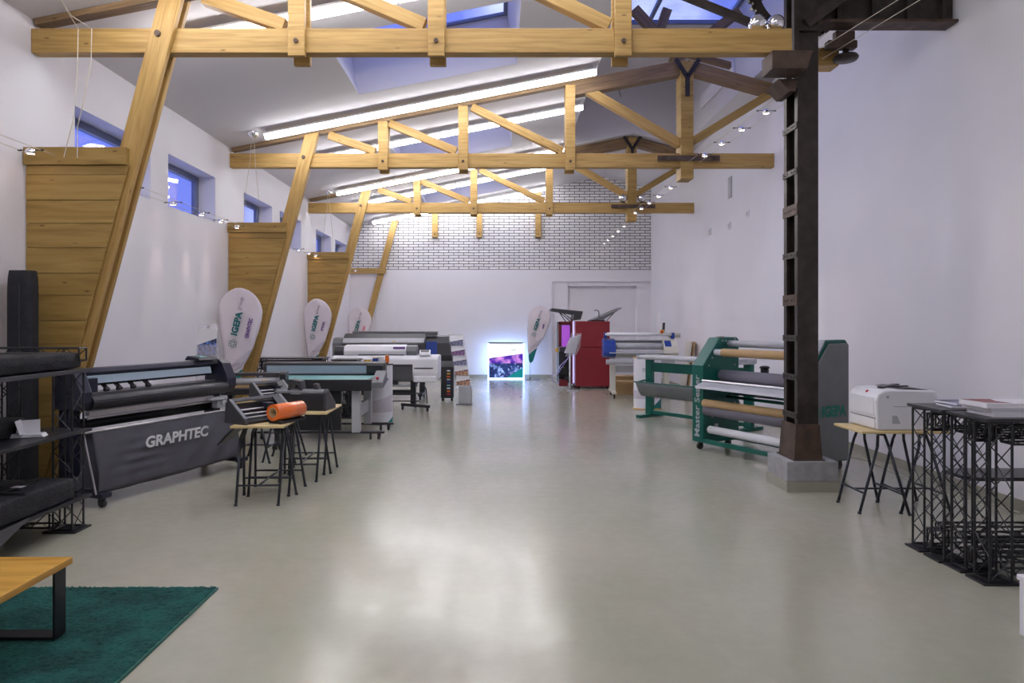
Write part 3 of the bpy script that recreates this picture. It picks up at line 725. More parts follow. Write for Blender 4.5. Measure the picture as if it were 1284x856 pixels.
# ================================================================== FURNITURE AND SMALL THINGS
# rug
m = MB(); rx0, rx1, ry0, ry1 = -3.20, -1.745, 2.35, 4.30
def rugf(u, v):
    x, y = rx0+(rx1-rx0)*u, ry0+(ry1-ry0)*v
    e = min(u, 1-u, v, 1-v)
    x += .006*math.sin(v*190)*(u in (0., 1.)); y += .006*math.sin(u*230)*(v in (0., 1.))
    return Vector((x, y, .004 if e < .001 else (.014+.012*random.Random(int(u*1e4)*7919+int(v*1e4)).random())))
m.grid(rugf, 150, 200)
R = thing('rug', 'dark green shaggy rug on the floor under the low wooden table', 'rug', (0, 0, 0))
m.build('pile', 'rug', R)
m = MB(); m.box(rx0, rx1, ry0, ry0+.012, 0.001, .012); m.box(rx1-.010, rx1+.004, ry0, ry1, 0.001, .014); m.box(rx0, rx1, ry1-.01, ry1+.002, .001, .012); m.build('bound_edge', 'green', R)
# low oak table
T = thing('low_table', 'low oak table with black flat-steel loop legs on the green rug', 'table', (-2.58, 3.05, .005))
MB().box(-.33, .325, -.65, .62, .375, .41).build('table_top', 'oak', T, bevel=.003)
for y in (.555, -.55):
    m = MB(); w, t = .045, .012
    for x in (-.30, .30-t): m.box(x, x+t, y-w, y+w, .033, .374)
    m.box(-.30, .30, y-w, y+w, .022, .034); m.box(-.30, .30, y-w, y+w, .362, .374); m.build('loop_leg', 'black', T)

# lattice pieces
def lattice(m, p, q, s=.14, up=(0, 0, 1), r=.008, rr=.0045, pitch=None):
    """square lattice girder p->q of side s"""
    p, q = Vector(p), Vector(q); d = q-p; L = d.length; d.normalize(); a = d.cross(Vector(up))
    if a.length < .01: a = Vector((1, 0, 0))
    a.normalize(); b = d.cross(a).normalized(); h = s/2
    C = [a*h+b*h, a*h-b*h, -a*h-b*h, -a*h+b*h]
    for c in C: m.cyl(p+c, q+c, r, 6)
    n = max(2, round(L/(pitch or s*1.05)))
    for k in range(4):
        c0, c1 = C[k], C[(k+1) % 4]
        for i in range(n):
            A, B = p+d*L*i/n, p+d*L*(i+1)/n
            if i % 2: m.cyl(A+c0, B+c1, rr, 4, caps=False)
            else: m.cyl(A+c1, B+c0, rr, 4, caps=False)
        for e in (p, q): m.cyl(e+c0, e+c1, r*.9, 5)
    return m
def lattice_counter(name, label, cat, loc, W, D, H, shelves=(), tops=None, group=None, s=.14, rotz=0, panels=True):
    """towers on plates, girders between them, boards on top; W along x, D along y"""
    T = thing(name, label, cat, loc, rotz, group)
    h = s/2
    for x in (h+.02, W-h-.02):
        for y in (h+.01, D-h-.01):
            t = MB(); lattice(t, (x, y, .022), (x, y, H-.03), s); o = t.build('lattice_tower', 'black', T)
            MB().box(x-h-.05, x+h+.05, y-h-.02, y+h+.02, .0, .014).build('foot_plate', 'black', o, bevel=.003)
    for z in (H-.03-s*.5-.01, .02+s*.5+.03):
        for y in (h+.01, D-h-.01):
            t = MB(); lattice(t, (s+.04, y, z), (W-s-.04, y, z), s*.8, pitch=.14); t.build('lattice_girder', 'black', T)
        for x in (h+.02, W-h-.02):
            if D > 2*s+.1:
                t = MB(); lattice(t, (x, s+.02, z), (x, D-s-.02, z), s*.8, pitch=.12); t.build('lattice_girder', 'black', T)
    MB().box(-.012, W+.012, -.012, D+.012, H-.02, H).build('counter_top', 'blackp', T, bevel=.003)
    for z, x0, x1 in shelves:
        MB().prism_z([(x0+.08, .03), (x1, .03), (x1, D-.03), (x0+.08, D-.03), (x0, D-.10), (x0, .10)], z-.025, z).build('shelf', 'blackp', T, bevel=.003)
    return T
# right: two counters side by side
lattice_counter('lattice_counter', 'black lattice display counter at right, nearest the camera, magazines on it', 'counter', (3.07, 4.36, 0), 1.35, .385, 1.05, shelves=[(.64, .62, 1.2)], group='lattice counters at right')
lattice_counter('lattice_counter', 'black lattice display counter at right, next to the white printer', 'counter', (3.05, 4.775, 0), 1.38, .385, 1.055, shelves=[(.58, .20, 1.25)], group='lattice counters at right')
# back left counter
lattice_counter('lattice_counter', 'black lattice counter against the left wall behind the flatbed cutter', 'counter', (-4.33, 11.90, 0), 1.30, .45, 1.05, s=.17)
lattice_counter('lattice_counter', 'short black lattice counter left of the white wide-format printer', 'counter', (-2.90, 12.0, 0), .44, .42, 1.02, s=.15)
# magazines on the counter
specs = [(3.16, 4.56, 1.0505, .78, .28, .030, -.05), (3.14, 4.57, 1.081, .80, .27, .026, .03), (3.11, 4.56, 1.108, .82, .28, .030, -.02)]
labs = ['lowest magazine of the stack on the nearest lattice counter', 'middle magazine of the stack on the nearest lattice counter', 'thick top magazine with dark cover print on the nearest lattice counter']
for (x, y, z, w, d, h, a), lab in zip(specs, labs):
    B = thing('magazine', lab, 'magazine', (x, y, z), a, group='magazines on the lattice counter')
    MB().box(0, w*.62, -d/2+.002, d/2-.002, .003, h-.003).build('pages', 'whitep', B)
    MB().box(-.002, w*.62+.002, -d/2, d/2, h-.0028, h).build('cover', 'whitep', B)
    if z > 1.1: MB().prism_z([(.03, -d*.3), (.18, -d*.42), (.15, .0), (.20, d*.45), (.0, d*.45)], h+.0002, h+.001).build('cover_print', 'dred', B)
    MB().box(-.002, w*.62+.002, -d/2, d/2, .0, .0028).build('back_cover', 'whitep', B)
for i, (x, y, z, a, lab) in enumerate(((3.78, 4.52, 1.0505, .3, 'lower loose booklet right of the magazine stack, nearest lattice counter'), (3.76, 4.50, 1.069, .05, 'upper loose booklet right of the magazine stack, nearest lattice counter'),
                      (3.17, 4.95, 1.0555, -.1, 'lower booklet lying on the counter next to the white printer'), (3.19, 4.96, 1.074, .12, 'upper booklet lying on the counter next to the white printer'))):
    B = thing('booklet', lab, 'booklet', (x, y, z), a, group='booklets on the lattice counters')
    MB().box(0, .30, -.105, .105, .002, .016).build('pages', 'whitep', B); MB().box(-.001, .301, -.106, .106, .0162, .018).build('cover', 'bro4', B)
# pale box low at right edge
T = thing('pale_box', 'pale grey box on the floor at the lower right corner of the picture', 'box', (2.755, 3.36, 0))
MB().box(0, .45, 0, .32, .0, .29).build('body', 'wall', T, bevel=.01); MB().box(-.008, .458, -.008, .328, .29, .32).build('lid', 'wall', T, bevel=.006)

# trestle tables
def trestle(name, label, loc, rz):
    """trestle: top rail along local y, two splayed frames"""
    T = thing(name, label, 'trestle', loc, rz, group='anthracite steel trestles'); h = .70; L = .44
    MB().bar((0, -L/2+.02, h-.012), (0, L/2-.02, h-.012), .045, .022).build('top_rail', 'leg', T)
    for sgn in (-1, 1):
        ft = []
        for e in (-1, 1):
            top = Vector((sgn*.03, e*(L/2-.05), h-.025)); kn = Vector((sgn*.05, e*(L/2-.02), h-.12)); bot = Vector((sgn*.20, e*(L/2+.03 if sgn > 0 else L/2-.03), .0))
            m = MB(); m.cyl(top, kn, .0125, 8); m.cyl(kn, bot, .0125, 8); m.cyl(bot, bot+Vector((0, 0, .02)), .016, 8); m.build('leg', 'leg', T)
            ft.append(kn.lerp(bot, .70))
        MB().cyl(ft[0], ft[1], .009, 8).build('crossbar', 'leg', T)
        if sgn < 0: keep = (ft[0]+ft[1])/2
        else: MB().cyl(keep, (ft[0]+ft[1])/2, .009, 8).build('stretcher', 'leg', T)
    return T
def trestle_table(x, y, w, d, rz, where):
    """board w along local x, d along local y; trestles at both ends of the longer side"""
    c = Vector((x, y, 0)); R = Matrix.Rotation(rz, 3, 'Z')
    B = thing('table_board', 'pale birch board on two trestles, '+where, 'tabletop', (x, y, .70), rz, group='birch boards on trestles')
    MB().box(-w/2, w/2, -d/2, d/2, 0.0005, .022).build('board', 'birch', B, bevel=.003)
    long_x = w > d
    for e, wd in ((-1, 'first'), (1, 'second')):
        off = Vector((e*(w/2-.21), 0, 0)) if long_x else Vector((0, e*(d/2-.21), 0))
        side = ('left' if e < 0 else 'right') if long_x else ('near' if e < 0 else 'far')
        trestle('trestle', '%s trestle under the board %s' % (side, where), c+R @ off, rz if long_x else rz+PI/2)
trestle_table(3.50, 6.20, .78, .50, 0, 'carrying the white laser printer')
trestle_table(-2.20, 6.64, .48, .76, .03, 'carrying the cutter with the orange roll')
trestle_table(-2.10, 7.58, .60, .76, .02, 'second from the camera at left')
trestle_table(-2.76, 8.42, .72, .46, .02, 'behind the grey canvas plotter')

# white laser printer
T = thing('laser_printer', 'white office laser printer on the trestle table at right', 'printer', (3.52, 6.22, .7225))
P = [(-.26, .0), (.27, .0), (.27, .30), (.24, .345), (-.12, .355), (-.20, .345), (-.25, .315), (-.268, .26)]
MB().prism_y(P, -.235, .235).build('body', 'white', T, bevel=.018, seg=3)
MB().box(-.272, -.262, -.20, .19, .13, .285).build('front_door', 'white', T, bevel=.006)
MB().box(-.271, -.262, -.21, .20, .02, .10).build('paper_drawer', 'white', T, bevel=.005)
MB().box(-.2695, -.2625, -.215, .205, .102, .106).build('gap', 'charcoal', T)
MB().prism_y([(-.06, .352), (.02, .366), (.18, .352), (.23, .343), (-.06, .343)], -.20, .20).build('output_tray', 'charcoal', T, bevel=.004)
m = MB(); m.bar((-.16, -.1, .362), (.10, .1, .372), .05, .012); m.bar((-.05, -.12, .372), (.12, -.02, .368), .03, .01); m.build('paper_stop', 'blackp', T)
MB().box(-.12, .20, -.238, -.2352, .205, .212).build('side_seam', 'lgrey', T); MB().prism_y([(-.13, .06), (-.06, .06), (-.09, .13), (-.13, .13)], -.238, -.2352).build('side_vent', 'lgrey', T)
MB().cyl((-.17, -.2352, .29), (-.17, -.24, .29), .012, 12).build('badge', 'lgrey', T)
MB().ball((-.235, -.03, .318), .016, 12, 8).build('power_light', 'redtxt', T)
m = MB()
for x in (-.22, .22):
    for y in (-.19, .19): m.cyl((x, y, -.0), (x, y, .012), .02, 10)
m.build('feet', 'charcoal', T)

# desktop cutters
def desk_cutter(label, loc, rz, L=.50, holder=True, arch=False):
    T = thing('desktop_cutter', label, 'cutter', loc, rz, group='desktop cutters on the trestle tables')
    prof = [(-.155, .0), (.15, .0), (.135, .19), (.085, .215), (-.15, .04)]
    for x0, x1 in ((-L/2, -L/2+.03), (L/2-.03, L/2)):
        MB().prism(prof, x0, x1).build('side_panel', 'charcoal', T, bevel=.006)
        MB().bar((x0+.015, -.14, .052), (x0+.015, .085, .222), .034, .014).build('edge_trim', 'grey', T, bevel=.003)
    MB().prism([(-.145, .002), (.145, .002), (.132, .17), (.11, .17), (.10, .07), (.0, .05), (-.145, .028)], -L/2+.031, L/2-.031).build('base', 'blackp', T, bevel=.003)
    MB().prism([(.075, .195), (.14, .18), (.135, .205), (.085, .228)], -L/2+.031, L/2-.031).build('cross_cover', 'grey', T, bevel=.005)
    MB().cyl((-L/2+.031, .03, .115), (L/2-.031, .03, .115), .010, 12).build('guide_rail', 'alu', T)
    MB().cyl((-L/2+.031, -.04, .085), (L/2-.031, -.04, .085), .009, 12).build('grit_roller', 'alu', T)
    MB().cyl((-L/2+.031, -.10, .060), (L/2-.031, -.10, .060), .008, 12).build('paper_bar', 'lgrey', T)
    MB().box(.05, .13, -.03, .06, .10, .165).build('tool_carriage', 'navy', T, bevel=.006)
    MB().prism([(-.13, .075), (.05, .212), (.06, .20), (-.12, .062)], L/2-.13, L/2-.032).build('control_panel', 'blackp', T)
    if arch:
        m = MB(); m.prism_y([(-.02, .20), (.0, .31), (.12, .33), (.15, .20), (.12, .20), (.10, .28), (.03, .27), (.02, .20)], .0, .12); m.build('roll_arch', 'charcoal', T, bevel=.004)
        MB().hexa([(-.20, .02, .20), (-.15, .02, .20), (-.15, .10, .20), (-.20, .10, .20), (-.17, .02, .28), (-.13, .02, .28), (-.13, .10, .28), (-.17, .10, .28)]).build('paper_flap', 'charcoal', T)
    return T
desk_cutter('grey desktop cutter behind the orange vinyl roll, on the nearest trestle table', (-2.27, 6.62, .7225), 1.02, .60)
desk_cutter('grey desktop cutter with an arched holder on the second trestle table', (-2.10, 7.50, .7225), PI-.12, .58, arch=True)
T = desk_cutter('grey desktop cutter on the farthest trestle board, right of the canvas plotter', (-2.76, 8.42, .7225), .9, .44)
MB().box(-.06, .02, .085, .12, .229, .234).build('yellow_label', 'yellow', T)
T = thing('vinyl_roll', 'glossy orange vinyl roll on the nearest trestle table', 'roll', (-1.985, 6.58, .7225), -.42)
zz = .105
MB().pipe((-.0, -.23, zz), (.0, .15, zz), .075, .047, 32).build('vinyl', 'orange', T); MB().pipe((.0, -.232, zz), (.0, .185, zz), .0465, .038, 28).build('core', 'card', T)
m = MB(); m.box(-.075, .075, -.20, -.18, 0, .034); m.box(-.075, .075, .11, .13, 0, .034); m.box(-.075, -.05, -.18, .14, 0, .02); m.box(.05, .075, -.18, .14, 0, .02); m.build('roll_cradle', 'blackp', T)
T = thing('catch_tray', 'black curved catch tray hanging left of the nearest trestle table', 'tray', (-2.52, 6.74, .50))
def trf(u, v): return Vector((.10-.24*v, -.2+.4*u, .20-.20*v**1.5))
m = MB(); m.grid(trf, 4, 8); m.build('sheet', 'blackp', T, solid=.008)
m = MB(); m.cyl((.10, -.21, .205), (.10, .21, .205), .008, 8); m.build('tray_rod', 'lgrey', T)

# left display rack
T = thing('lattice_rack', 'black lattice rack with three shelves along the left wall', 'rack', (-4.05, 2.9, 0))
for x in (.10, .61):
    for y in (2.64, .1):
        t = MB(); lattice(t, (x, y, .02), (x, y, 1.26), .15); o = t.build('lattice_tower', 'black', T)
        MB().box(x-.14, x+.12, y-.11, y+.11, 0, .014).build('foot_plate', 'black', o, bevel=.003)
for z, t in ((1.285, .03), (.80, .025), (.27, .025)):
    MB().box(-.02, .735, .0, 2.75, z-t, z).build('shelf', 'charcoal' if z > 1 else 'blackp', T, bevel=.003)
m = MB(); lattice(m, (.20, 2.64, .10), (.50, 2.64, .10), .13); m.build('lattice_girder', 'black', T)
m = MB(); lattice(m, (-.02, 2.68, 1.40), (.70, 2.68, 1.40), .10); m.build('lattice_girder', 'black', T)
# bags on the rack
def softbag(name, label, loc, rz, L, W, H, straps=True, mat='bag', grp=None):
    T = thing(name, label, 'bag', loc, rz, group=grp)
    rnd = random.Random(len(label))
    def f(u, v):
        # u round section, v along
        a = 2*PI*u; c, s_ = math.cos(a), math.sin(a)
        e = .22
        k = lambda t: math.copysign(abs(t)**e, t)
        y = -L/2+L*v; end = 1-.05*(abs(2*v-1)**14)
        wr = 1+.02*math.sin(v*37+u*9)+.012*math.sin(v*71)
        return Vector((k(c)*W/2*end*wr, y, H/2+.001+k(s_)*H/2*end*(1+.03*math.sin(v*23+1)*(s_ > 0))))
    m = MB(); m.grid(f, 32, 26)
    for v in (0, 1): m.quad([f(i/32, v) for i in range(32)])
    m.build('shell', mat, T)
    m = MB(); m.box(-W*.1-.012, -W*.1+.012, -L*.42, L*.42, H+.002, H+.007); m.build('zip', 'blackp', T)
    if straps:
        for y in (-L*.18, L*.18):
            s = MB(); s.box(-W/2-.003, W/2+.003, y-.02, y+.02, H+.008, H+.014); s.build('strap', 'blackp', T)
    return T
softbag('flat_bag', 'long black nylon bag on the top shelf of the lattice rack', (-3.665, 4.66, 1.286), 0, 1.80, .64, .135, grp='black carrying bags')
softbag('flat_bag', 'small black pouch lying on the long bag, top shelf of the rack', (-3.80, 4.75, 1.432), .4, .30, .16, .03, False, grp='black carrying bags')
softbag('flat_bag', 'soft black bag on the middle shelf of the lattice rack', (-3.80, 4.62, .801), 0, 1.30, .42, .14, grp='black carrying bags')
softbag('flat_bag', 'rolled black bag lying along the wall, middle shelf of the rack', (-3.78, 4.52, .958), 0.05, 1.0, .30, .09, grp='black carrying bags')
softbag('flat_bag', 'padded black case with white tag on the lowest shelf, front edge', (-3.50, 4.58, .271), 0, 1.74, .335, .17, grp='black carrying bags')
softbag('flat_bag', 'flat black case on the lowest shelf, next to the wall', (-3.86, 4.62, .271), 0, 1.60, .34, .16, grp='black carrying bags')
tag(MB().box(-3.54, -3.46, 5.02, 5.08, .458, .460).build('white_tag', 'whitep'), 'small white tag lying on the padded black case, lowest shelf', 'tag')
T = thing('card_holder', 'white card holder with sheets on the middle shelf of the rack', 'holder', (-3.52, 5.18, .801), .3)
MB().prism_y([(-.10, 0), (.12, 0), (.10, .025), (-.10, .03)], -.05, .06).build('base', 'white', T, bevel=.004)
m = MB(); m.bar((-.02, -.045, .03), (-.05, -.045, .13), .004, .12, up=(0, 1, 0)); m.hexa([(-.09, .0, .028), (.08, .0, .028), (.08, .006, .028), (-.09, .006, .028), (-.085, .03, .12), (.07, .03, .125), (.07, .036, .125), (-.085, .036, .12)]); m.build('sheets', 'whitep', T)
# tall roll bag
T = thing('roll_bag', 'tall black roll bag standing against the left wall by the plank panel', 'bag', (-4.29, 6.25, 0))
def rb(u, v):
    a = 2*PI*u; k = lambda t: math.copysign(abs(t)**.55, t); e = 1-.12*abs(2*v-1)**16
    return Vector((k(math.cos(a))*.112*e, k(math.sin(a))*.085*e, .002+2.12*v))
m = MB(); m.grid(rb, 28, 30); m.quad([rb(i/28, 1) for i in range(28)]); m.build('shell', 'bag', T)
MB().box(.02, .035, -.09, -.086, .2, 2.0).build('zip', 'blackp', T)
# sheet-metal wedge
T = thing('metal_wedge', 'grey sheet-metal wedge plate standing in front of the lowest rack shelf', 'plate', (-3.225, 3.9, 0))
m = MB(); m.prism([(.87, .317), (.0, .29), (.0, .004), (.06, .004)], -.004, .004); m.build('plate', 'sheet', T)
m = MB(); m.prism([(.0, .004), (.06, .004), (.06, .010), (0, .010)], -.12, -.0045); m.build('foot', 'sheet', T)
# ================================================================== MACHINES
def casters(parent, pts):
    for p in pts:
        x, y = p[:2]; r = p[2] if len(p) > 2 else .036
        m = MB(); m.cyl((x-.018, y, r), (x+.018, y, r), r, 14); m.box(x-.024, x+.024, y-.012, y+.03, r, 2*r+.012); m.build('caster', 'blackp', parent)
UP = (0, 0, 1)
# ---- grey canvas cutting plotter
T = thing('cutting_plotter', 'dark roll-fed cutting plotter with grey canvas media basket, along the left wall', 'plotter', (-3.72, 6.22, 0), math.radians(69.3))
L = 1.95
cap = [(.06, .86), (.02, .93), (.02, 1.02), (.10, 1.19), (.16, 1.235), (.32, 1.235), (.36, 1.16), (.36, .86)]
for x0, x1 in ((-.02, .10), (L-.14, L)): MB().prism(cap, x0, x1).build('end_cap', 'navy', T, bevel=.012)
MB().prism([(.17, 1.165), (.15, 1.19), (.17, 1.228), (.31, 1.228), (.35, 1.15), (.35, 1.05), (.31, 1.05), (.29, 1.155)], .101, L-.141).build('top_cover', 'navy', T, bevel=.004)
MB().prism([(.15, 1.085), (.165, 1.16), (.185, 1.16), (.17, 1.085)], .16, L-.25).build('sight_panel', 'bluepanel', T, bevel=.003)
m = MB(); m.box(.10, L-.14, .20, .33, .985, 1.0); m.build('platen', 'alu', T)
for x in (.36, .50, .66, .84):
    m = MB(); m.cyl((x-.022, .16, 1.02), (x+.022, .16, 1.02), .020, 12); m.bar((x, .16, 1.03), (x+.05, .28, 1.07), .025, .03); m.build('pinch_roller', 'blackp', T)
MB().box(.105, .24, .12, .3, 1.005, 1.14).build('tool_carriage', 'navy', T, bevel=.01)
pr = [(.10+.10*math.cos(a), .92+.075*math.sin(a)) for a in [PI*.5+PI*i/10 for i in range(11)]]+[(.22, .855), (.22, .99)]
MB().prism(pr, .101, L-.141).build('front_cover', 'blackp', T)
m = MB(); m.box(.11, L-.30, .07, .13, .795, .84); m.cyl((.11, .10, .775), (L-.30, .10, .775), .014, 12); m.build('aluminium_bar', 'alu', T, bevel=.004)
m = MB(); m.cyl((.12, .30, .70), (L-.15, .30, .70), .05, 18); m.build('media_roll', 'blackp', T)
m = MB(); m.box(L-.40, L-.16, .0, .12, .79, .82); m.box(L-.30, L-.16, .02, .10, .70, .78); m.cyl((L-.24, -.01, .73), (L-.24, -.01, .78), .02, 10); m.build('bracket', 'lgrey', T, bevel=.004)
for x in (.06, L-.12):
    leg = MB(); leg.box(x-.05, x+.06, .20, .34, .13, .86); o = leg.build('stand_leg', 'navy', T, bevel=.008)
    f = MB(); f.box(x-.05, x+.06, -.20, .42, .085, .13); f.build('foot_bar', 'navy', o, bevel=.008)
    casters(o, [(x, -.15), (x, .38)])
MB().box(.12, L-.17, .27, .33, .25, .33).build('cross_beam', 'navy', T, bevel=.004)
MB().bar((-.03, -.03, .66), (-.02, -.17, .13), .012, .012).build('basket_strut', 'alu', T)
def cl(u, v):
    x = .02+1.80*u; sag = .03*math.sin(PI*u)
    z = .675-.60*v*(1-.03*u)+(.02 if v > .98 else 0)*0-sag*0
    y = -.06-.09*math.sin(PI*v*.55)-.012*math.sin(u*9+v*3)*v-.006*math.sin(u*31+v*13)-.02*math.exp(-((u-.28)/.12)**2)*math.exp(-((v-.5)/.3)**2)*math.sin(v*40)*.5
    if v > .9: y += (v-.9)*1.6
    return Vector((x, y, z))
m = MB(); m.grid(cl, 60, 36); o = m.build('media_basket', 'cloth', T, solid=.004)
def cl2(u, v):
    return Vector((.02+1.80*u, .03+.30*v, .09+.015*math.sin(u*8)+ (.50*v**2.2)))
m = MB(); m.grid(cl2, 24, 10); m.build('basket_back', 'cloth', T, solid=.004)
m = MB(); m.cyl((-.05, -.06, .675), (1.95, -.06, .675), .012, 12); m.build('basket_rod', 'alu', T)
text('GRAPHTEC', .15, 'whitetxt', T, frame_m(Vector((.92, -.158, .50)), (1, 0, 0), (0, -.10, 1)), width=.80, bold=.03, depth=.004)
m = MB(); m.prism([(.12, 1.236), (.14, 1.262), (.30, 1.285), (.34, 1.236)], L-.46, L-.18); m.build('control_panel', 'navy', T, bevel=.006)
MB().prism([(.165, 1.268), (.17, 1.274), (.25, 1.285), (.25, 1.279)], L-.40, L-.30).build('display', 'aqua', T)
m = MB()
for i in range(8): m.box(L-.62+.035*i, L-.61+.035*i, .0, .012, .95, .955)
m.build('vent_dots', 'lgrey', T)

# ---- leaflet stand behind the plotter
def leaflet_stand(x, y):
    T = thing('leaflet_stand', 'clear leaflet holder on a pale stand behind the canvas plotter', 'stand', (x, y, 0))
    MB().box(-.16, .16, -.14, .14, 0, .02).build('base', 'lgrey', T, bevel=.004); MB().box(-.02, .02, .02, .05, .02, 1.62).build('post', 'lgrey', T)
    for z, mt in ((1.22, 'bro1'), (.86, 'whitep'), (.52, 'whitep')):
        P = [(-.125, -.03, z), (.125, -.03, z), (.125, .012, z+.36), (-.125, .012, z+.36)]
        o = MB().quad([(a, b-.004, c) for a, b, c in P], [(0, 0), (1, 0), (1, 1), (0, 1)]).build('leaflet', mt, T, solid=.003)
        Pm = MB(); Pm.box(-.14, .14, -.05, .02, z-.012, z-.002); Pm.hexa([(-.14, -.045, z-.01), (.14, -.045, z-.01), (.14, -.042, z-.01), (-.14, -.042, z-.01), (-.14, -.03, z+.14), (.14, -.03, z+.14), (.14, -.027, z+.14), (-.14, -.027, z+.14)])
        Pm.hexa([(-.14, .004, z-.01), (.14, .004, z-.01), (.14, .008, z-.01), (-.14, .008, z-.01), (-.14, .020, z+.42), (.14, .020, z+.42), (.14, .024, z+.42), (-.14, .024, z+.42)])
        Pm.build('holder', 'clear', o)
    return T
leaflet_stand(-3.93, 9.35)

# ---- teardrop flags
def flag(label, x, y, ztop, w, h, rz, letters, lean=0, tcol='tealtxt'):
    T = thing('teardrop_flag', label, 'flag', (x, y, 0), rz, group='teardrop flags')
    zb = ztop-h
    L = [(.10, 0), (.055, .045), (.03, .22), (.017, .40), (.003, .60), (.0, .76), (.03, .83), (.10, .89), (.29, .966), (.52, 1.0), (.77, .966), (.93, .89), (.995, .80), (.965, .73), (.905, .65), (.79, .54), (.68, .44), (.54, .35), (.405, .26), (.24, .045), (.18, .01)]
    K_ = lambda z: -lean*(z-zb)
    pts = [((u-.45)*w+K_(zb+v*h), zb+v*h) for u, v in L]
    # smooth outline by Catmull-Rom
    sm = []; n = len(pts)
    for i in range(n):
        p0, p1, p2, p3 = pts[(i-1) % n], pts[i], pts[(i+1) % n], pts[(i+2) % n]
        sharp = i in (0, n-1, n-2)
        for t in ((0,) if sharp else (0, .34, .67)):
            f = lambda a, b, c, d: .5*((2*b)+(-a+c)*t+(2*a-5*b+4*c-d)*t*t+(-a+3*b-3*c+d)*t**3)
            sm.append((f(p0[0], p1[0], p2[0], p3[0]), f(p0[1], p1[1], p2[1], p3[1])))
    cx, cz = sum(a for a, b in sm)/len(sm), sum(b for a, b in sm)/len(sm)
    def inside(v): # left/right x at height fraction v
        zt = zb+v*h; xs = []
        for i in range(len(sm)):
            a, b = sm[i], sm[(i+1) % len(sm)]
            if (a[1]-zt)*(b[1]-zt) < 0: xs.append(a[0]+(b[0]-a[0])*(zt-a[1])/(b[1]-a[1]))
        return min(xs), max(xs)
    m = MB()
    def ft(u, v):
        v = .004+.992*v; a, b = inside(v); X = a+(b-a)*u
        return Vector((X, .014*math.sin(X*9+v*5)*math.sin(PI*u)+.004*math.sin(v*40+X*20)*u, zb+v*h))
    m.grid(ft, 12, 48); m.build('sail', 'sail', T, solid=.004)
    # printed teal corner near the tip and a darker wedge
    l0, r0 = inside(.02); Y = -.026
    off = Vector((0, -.006, 0))
    m = MB(); m.grid(lambda u, v: ft(u, .0+(.135+.125*u)*v)+off, 10, 10); m.build('teal_corner', 'teal', T, solid=.002)
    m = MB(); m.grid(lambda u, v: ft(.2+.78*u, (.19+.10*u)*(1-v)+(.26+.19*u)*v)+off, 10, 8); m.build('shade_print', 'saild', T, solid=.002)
    an = math.radians(20)-math.atan(lean); d = Vector((math.sin(an), 0, math.cos(an))); nrm = Vector((-math.cos(an), 0, math.sin(an)))
    at_ = lambda u, v: Vector(((u-.45)*w+K_(zb+v*h), Y-.004, zb+v*h))
    emblem(w*.21, 'tealtxt', T, frame_m(at_(.26, .49), d, nrm))
    text('IGEPA', w*.19, tcol, T, frame_m(at_(.40, .67), d, nrm), width=h*.22, bold=.045)
    text('group', w*.12, 'greytxt', T, frame_m(at_(.53, .855), d, nrm), width=h*.12)
    text(letters[0], w*.12, letters[1], T, frame_m(at_(.66, .63), d, nrm), width=h*letters[2], bold=.03)
    text('igepa.cz', w*.10, 'greytxt', T, frame_m(at_(.33, .31), (1, 0, .25), (-.25, 0, 1)), width=w*.28)
    px = l0+.02
    m = MB(); m.tube([Vector((px, .02, .03)), Vector((px, .02, zb)), Vector((inside(.2)[0]-.004, .012, zb+.2*h)), Vector((inside(.62)[0]-.006, .01, zb+.62*h))], .008, 8)
    m.build('pole', 'lgrey', T)
    m = MB(); m.box(px-.12, px+.28, -.13, .17, .0, .012); m.cyl((px, .02, .012), (px, .02, .05), .02, 10); m.build('base_plate', 'charcoal', T, bevel=.003)
    return T
flag('large white teardrop flag with purple lettering behind the canvas cutting plotter', -3.95, 10.9, 2.21, .70, 1.73, 0, ('GRAPHTEC', 'purtxt', .18), .11)
flag('white teardrop flag in front of the farthest plank panel, left wall', -3.96, 15.5, 2.20, .64, 1.68, 0, ('EPSON', 'purtxt', .12), .10)
flag('small-looking white teardrop flag with red lettering in the far left corner', -3.90, 19.6, 2.11, .68, 1.70, 0, ('OKI', 'redtxt', .10), .06)
flag('white teardrop flag right of the glowing light box at the back wall', 1.14, 20.3, 2.18, .69, 1.70, .03, ('efi', 'purtxt', .08), 0)

# ---- flatbed cutter
T = thing('flatbed_cutter', 'large flatbed cutter with black rim and pale legs, behind the trestle tables', 'cutter', (-3.35, 9.75, 0))
L, D = 1.50, 1.10
MB().box(0, L, 0, D, .74, .83).build('bed', 'charcoal', T, bevel=.012)
MB().box(.06, L-.06, .07, D-.06, .8305, .838).build('cutting_mat', 'aqua', T)
m = MB(); m.box(-.02, L+.06, -.04, -.001, .70, .86); m.box(-.02, L+.06, D+.001, D+.04, .72, .86); m.build('side_rail', 'blackp', T, bevel=.01)
m = MB(); m.prism([(D+.05, .80), (D+.05, 1.02), (D+.12, 1.04), (D+.26, 1.04), (D+.28, .80)], -.35, L+.05); m.build('gantry_cover', 'charcoal', T, bevel=.008)
MB().box(-.30, L-.05, D+.042, D+.049, .86, .985).build('gantry_window', 'bluepanel', T)
MB().box(L-.22, L+.04, D-.05, D+.04, .861, 1.0).build('tool_carriage', 'blackp', T, bevel=.01)
MB().prism([(-.05, .74), (-.05, .82), (.30, .96), (.34, .96), (.34, .80), (.02, .74)], L+.062, L+.22).build('control_panel', 'grey', T, bevel=.008)
MB().ball((L+.13, .04, .875), .02, 10, 8).build('stop_button', 'redtxt', T)
for x in (.15, L-.18):
    for y in (.12, D-.12): MB().box(x-.06, x+.06, y-.05, y+.05, .10, .74).build('leg', 'lgrey', T, bevel=.006)
m = MB(); 
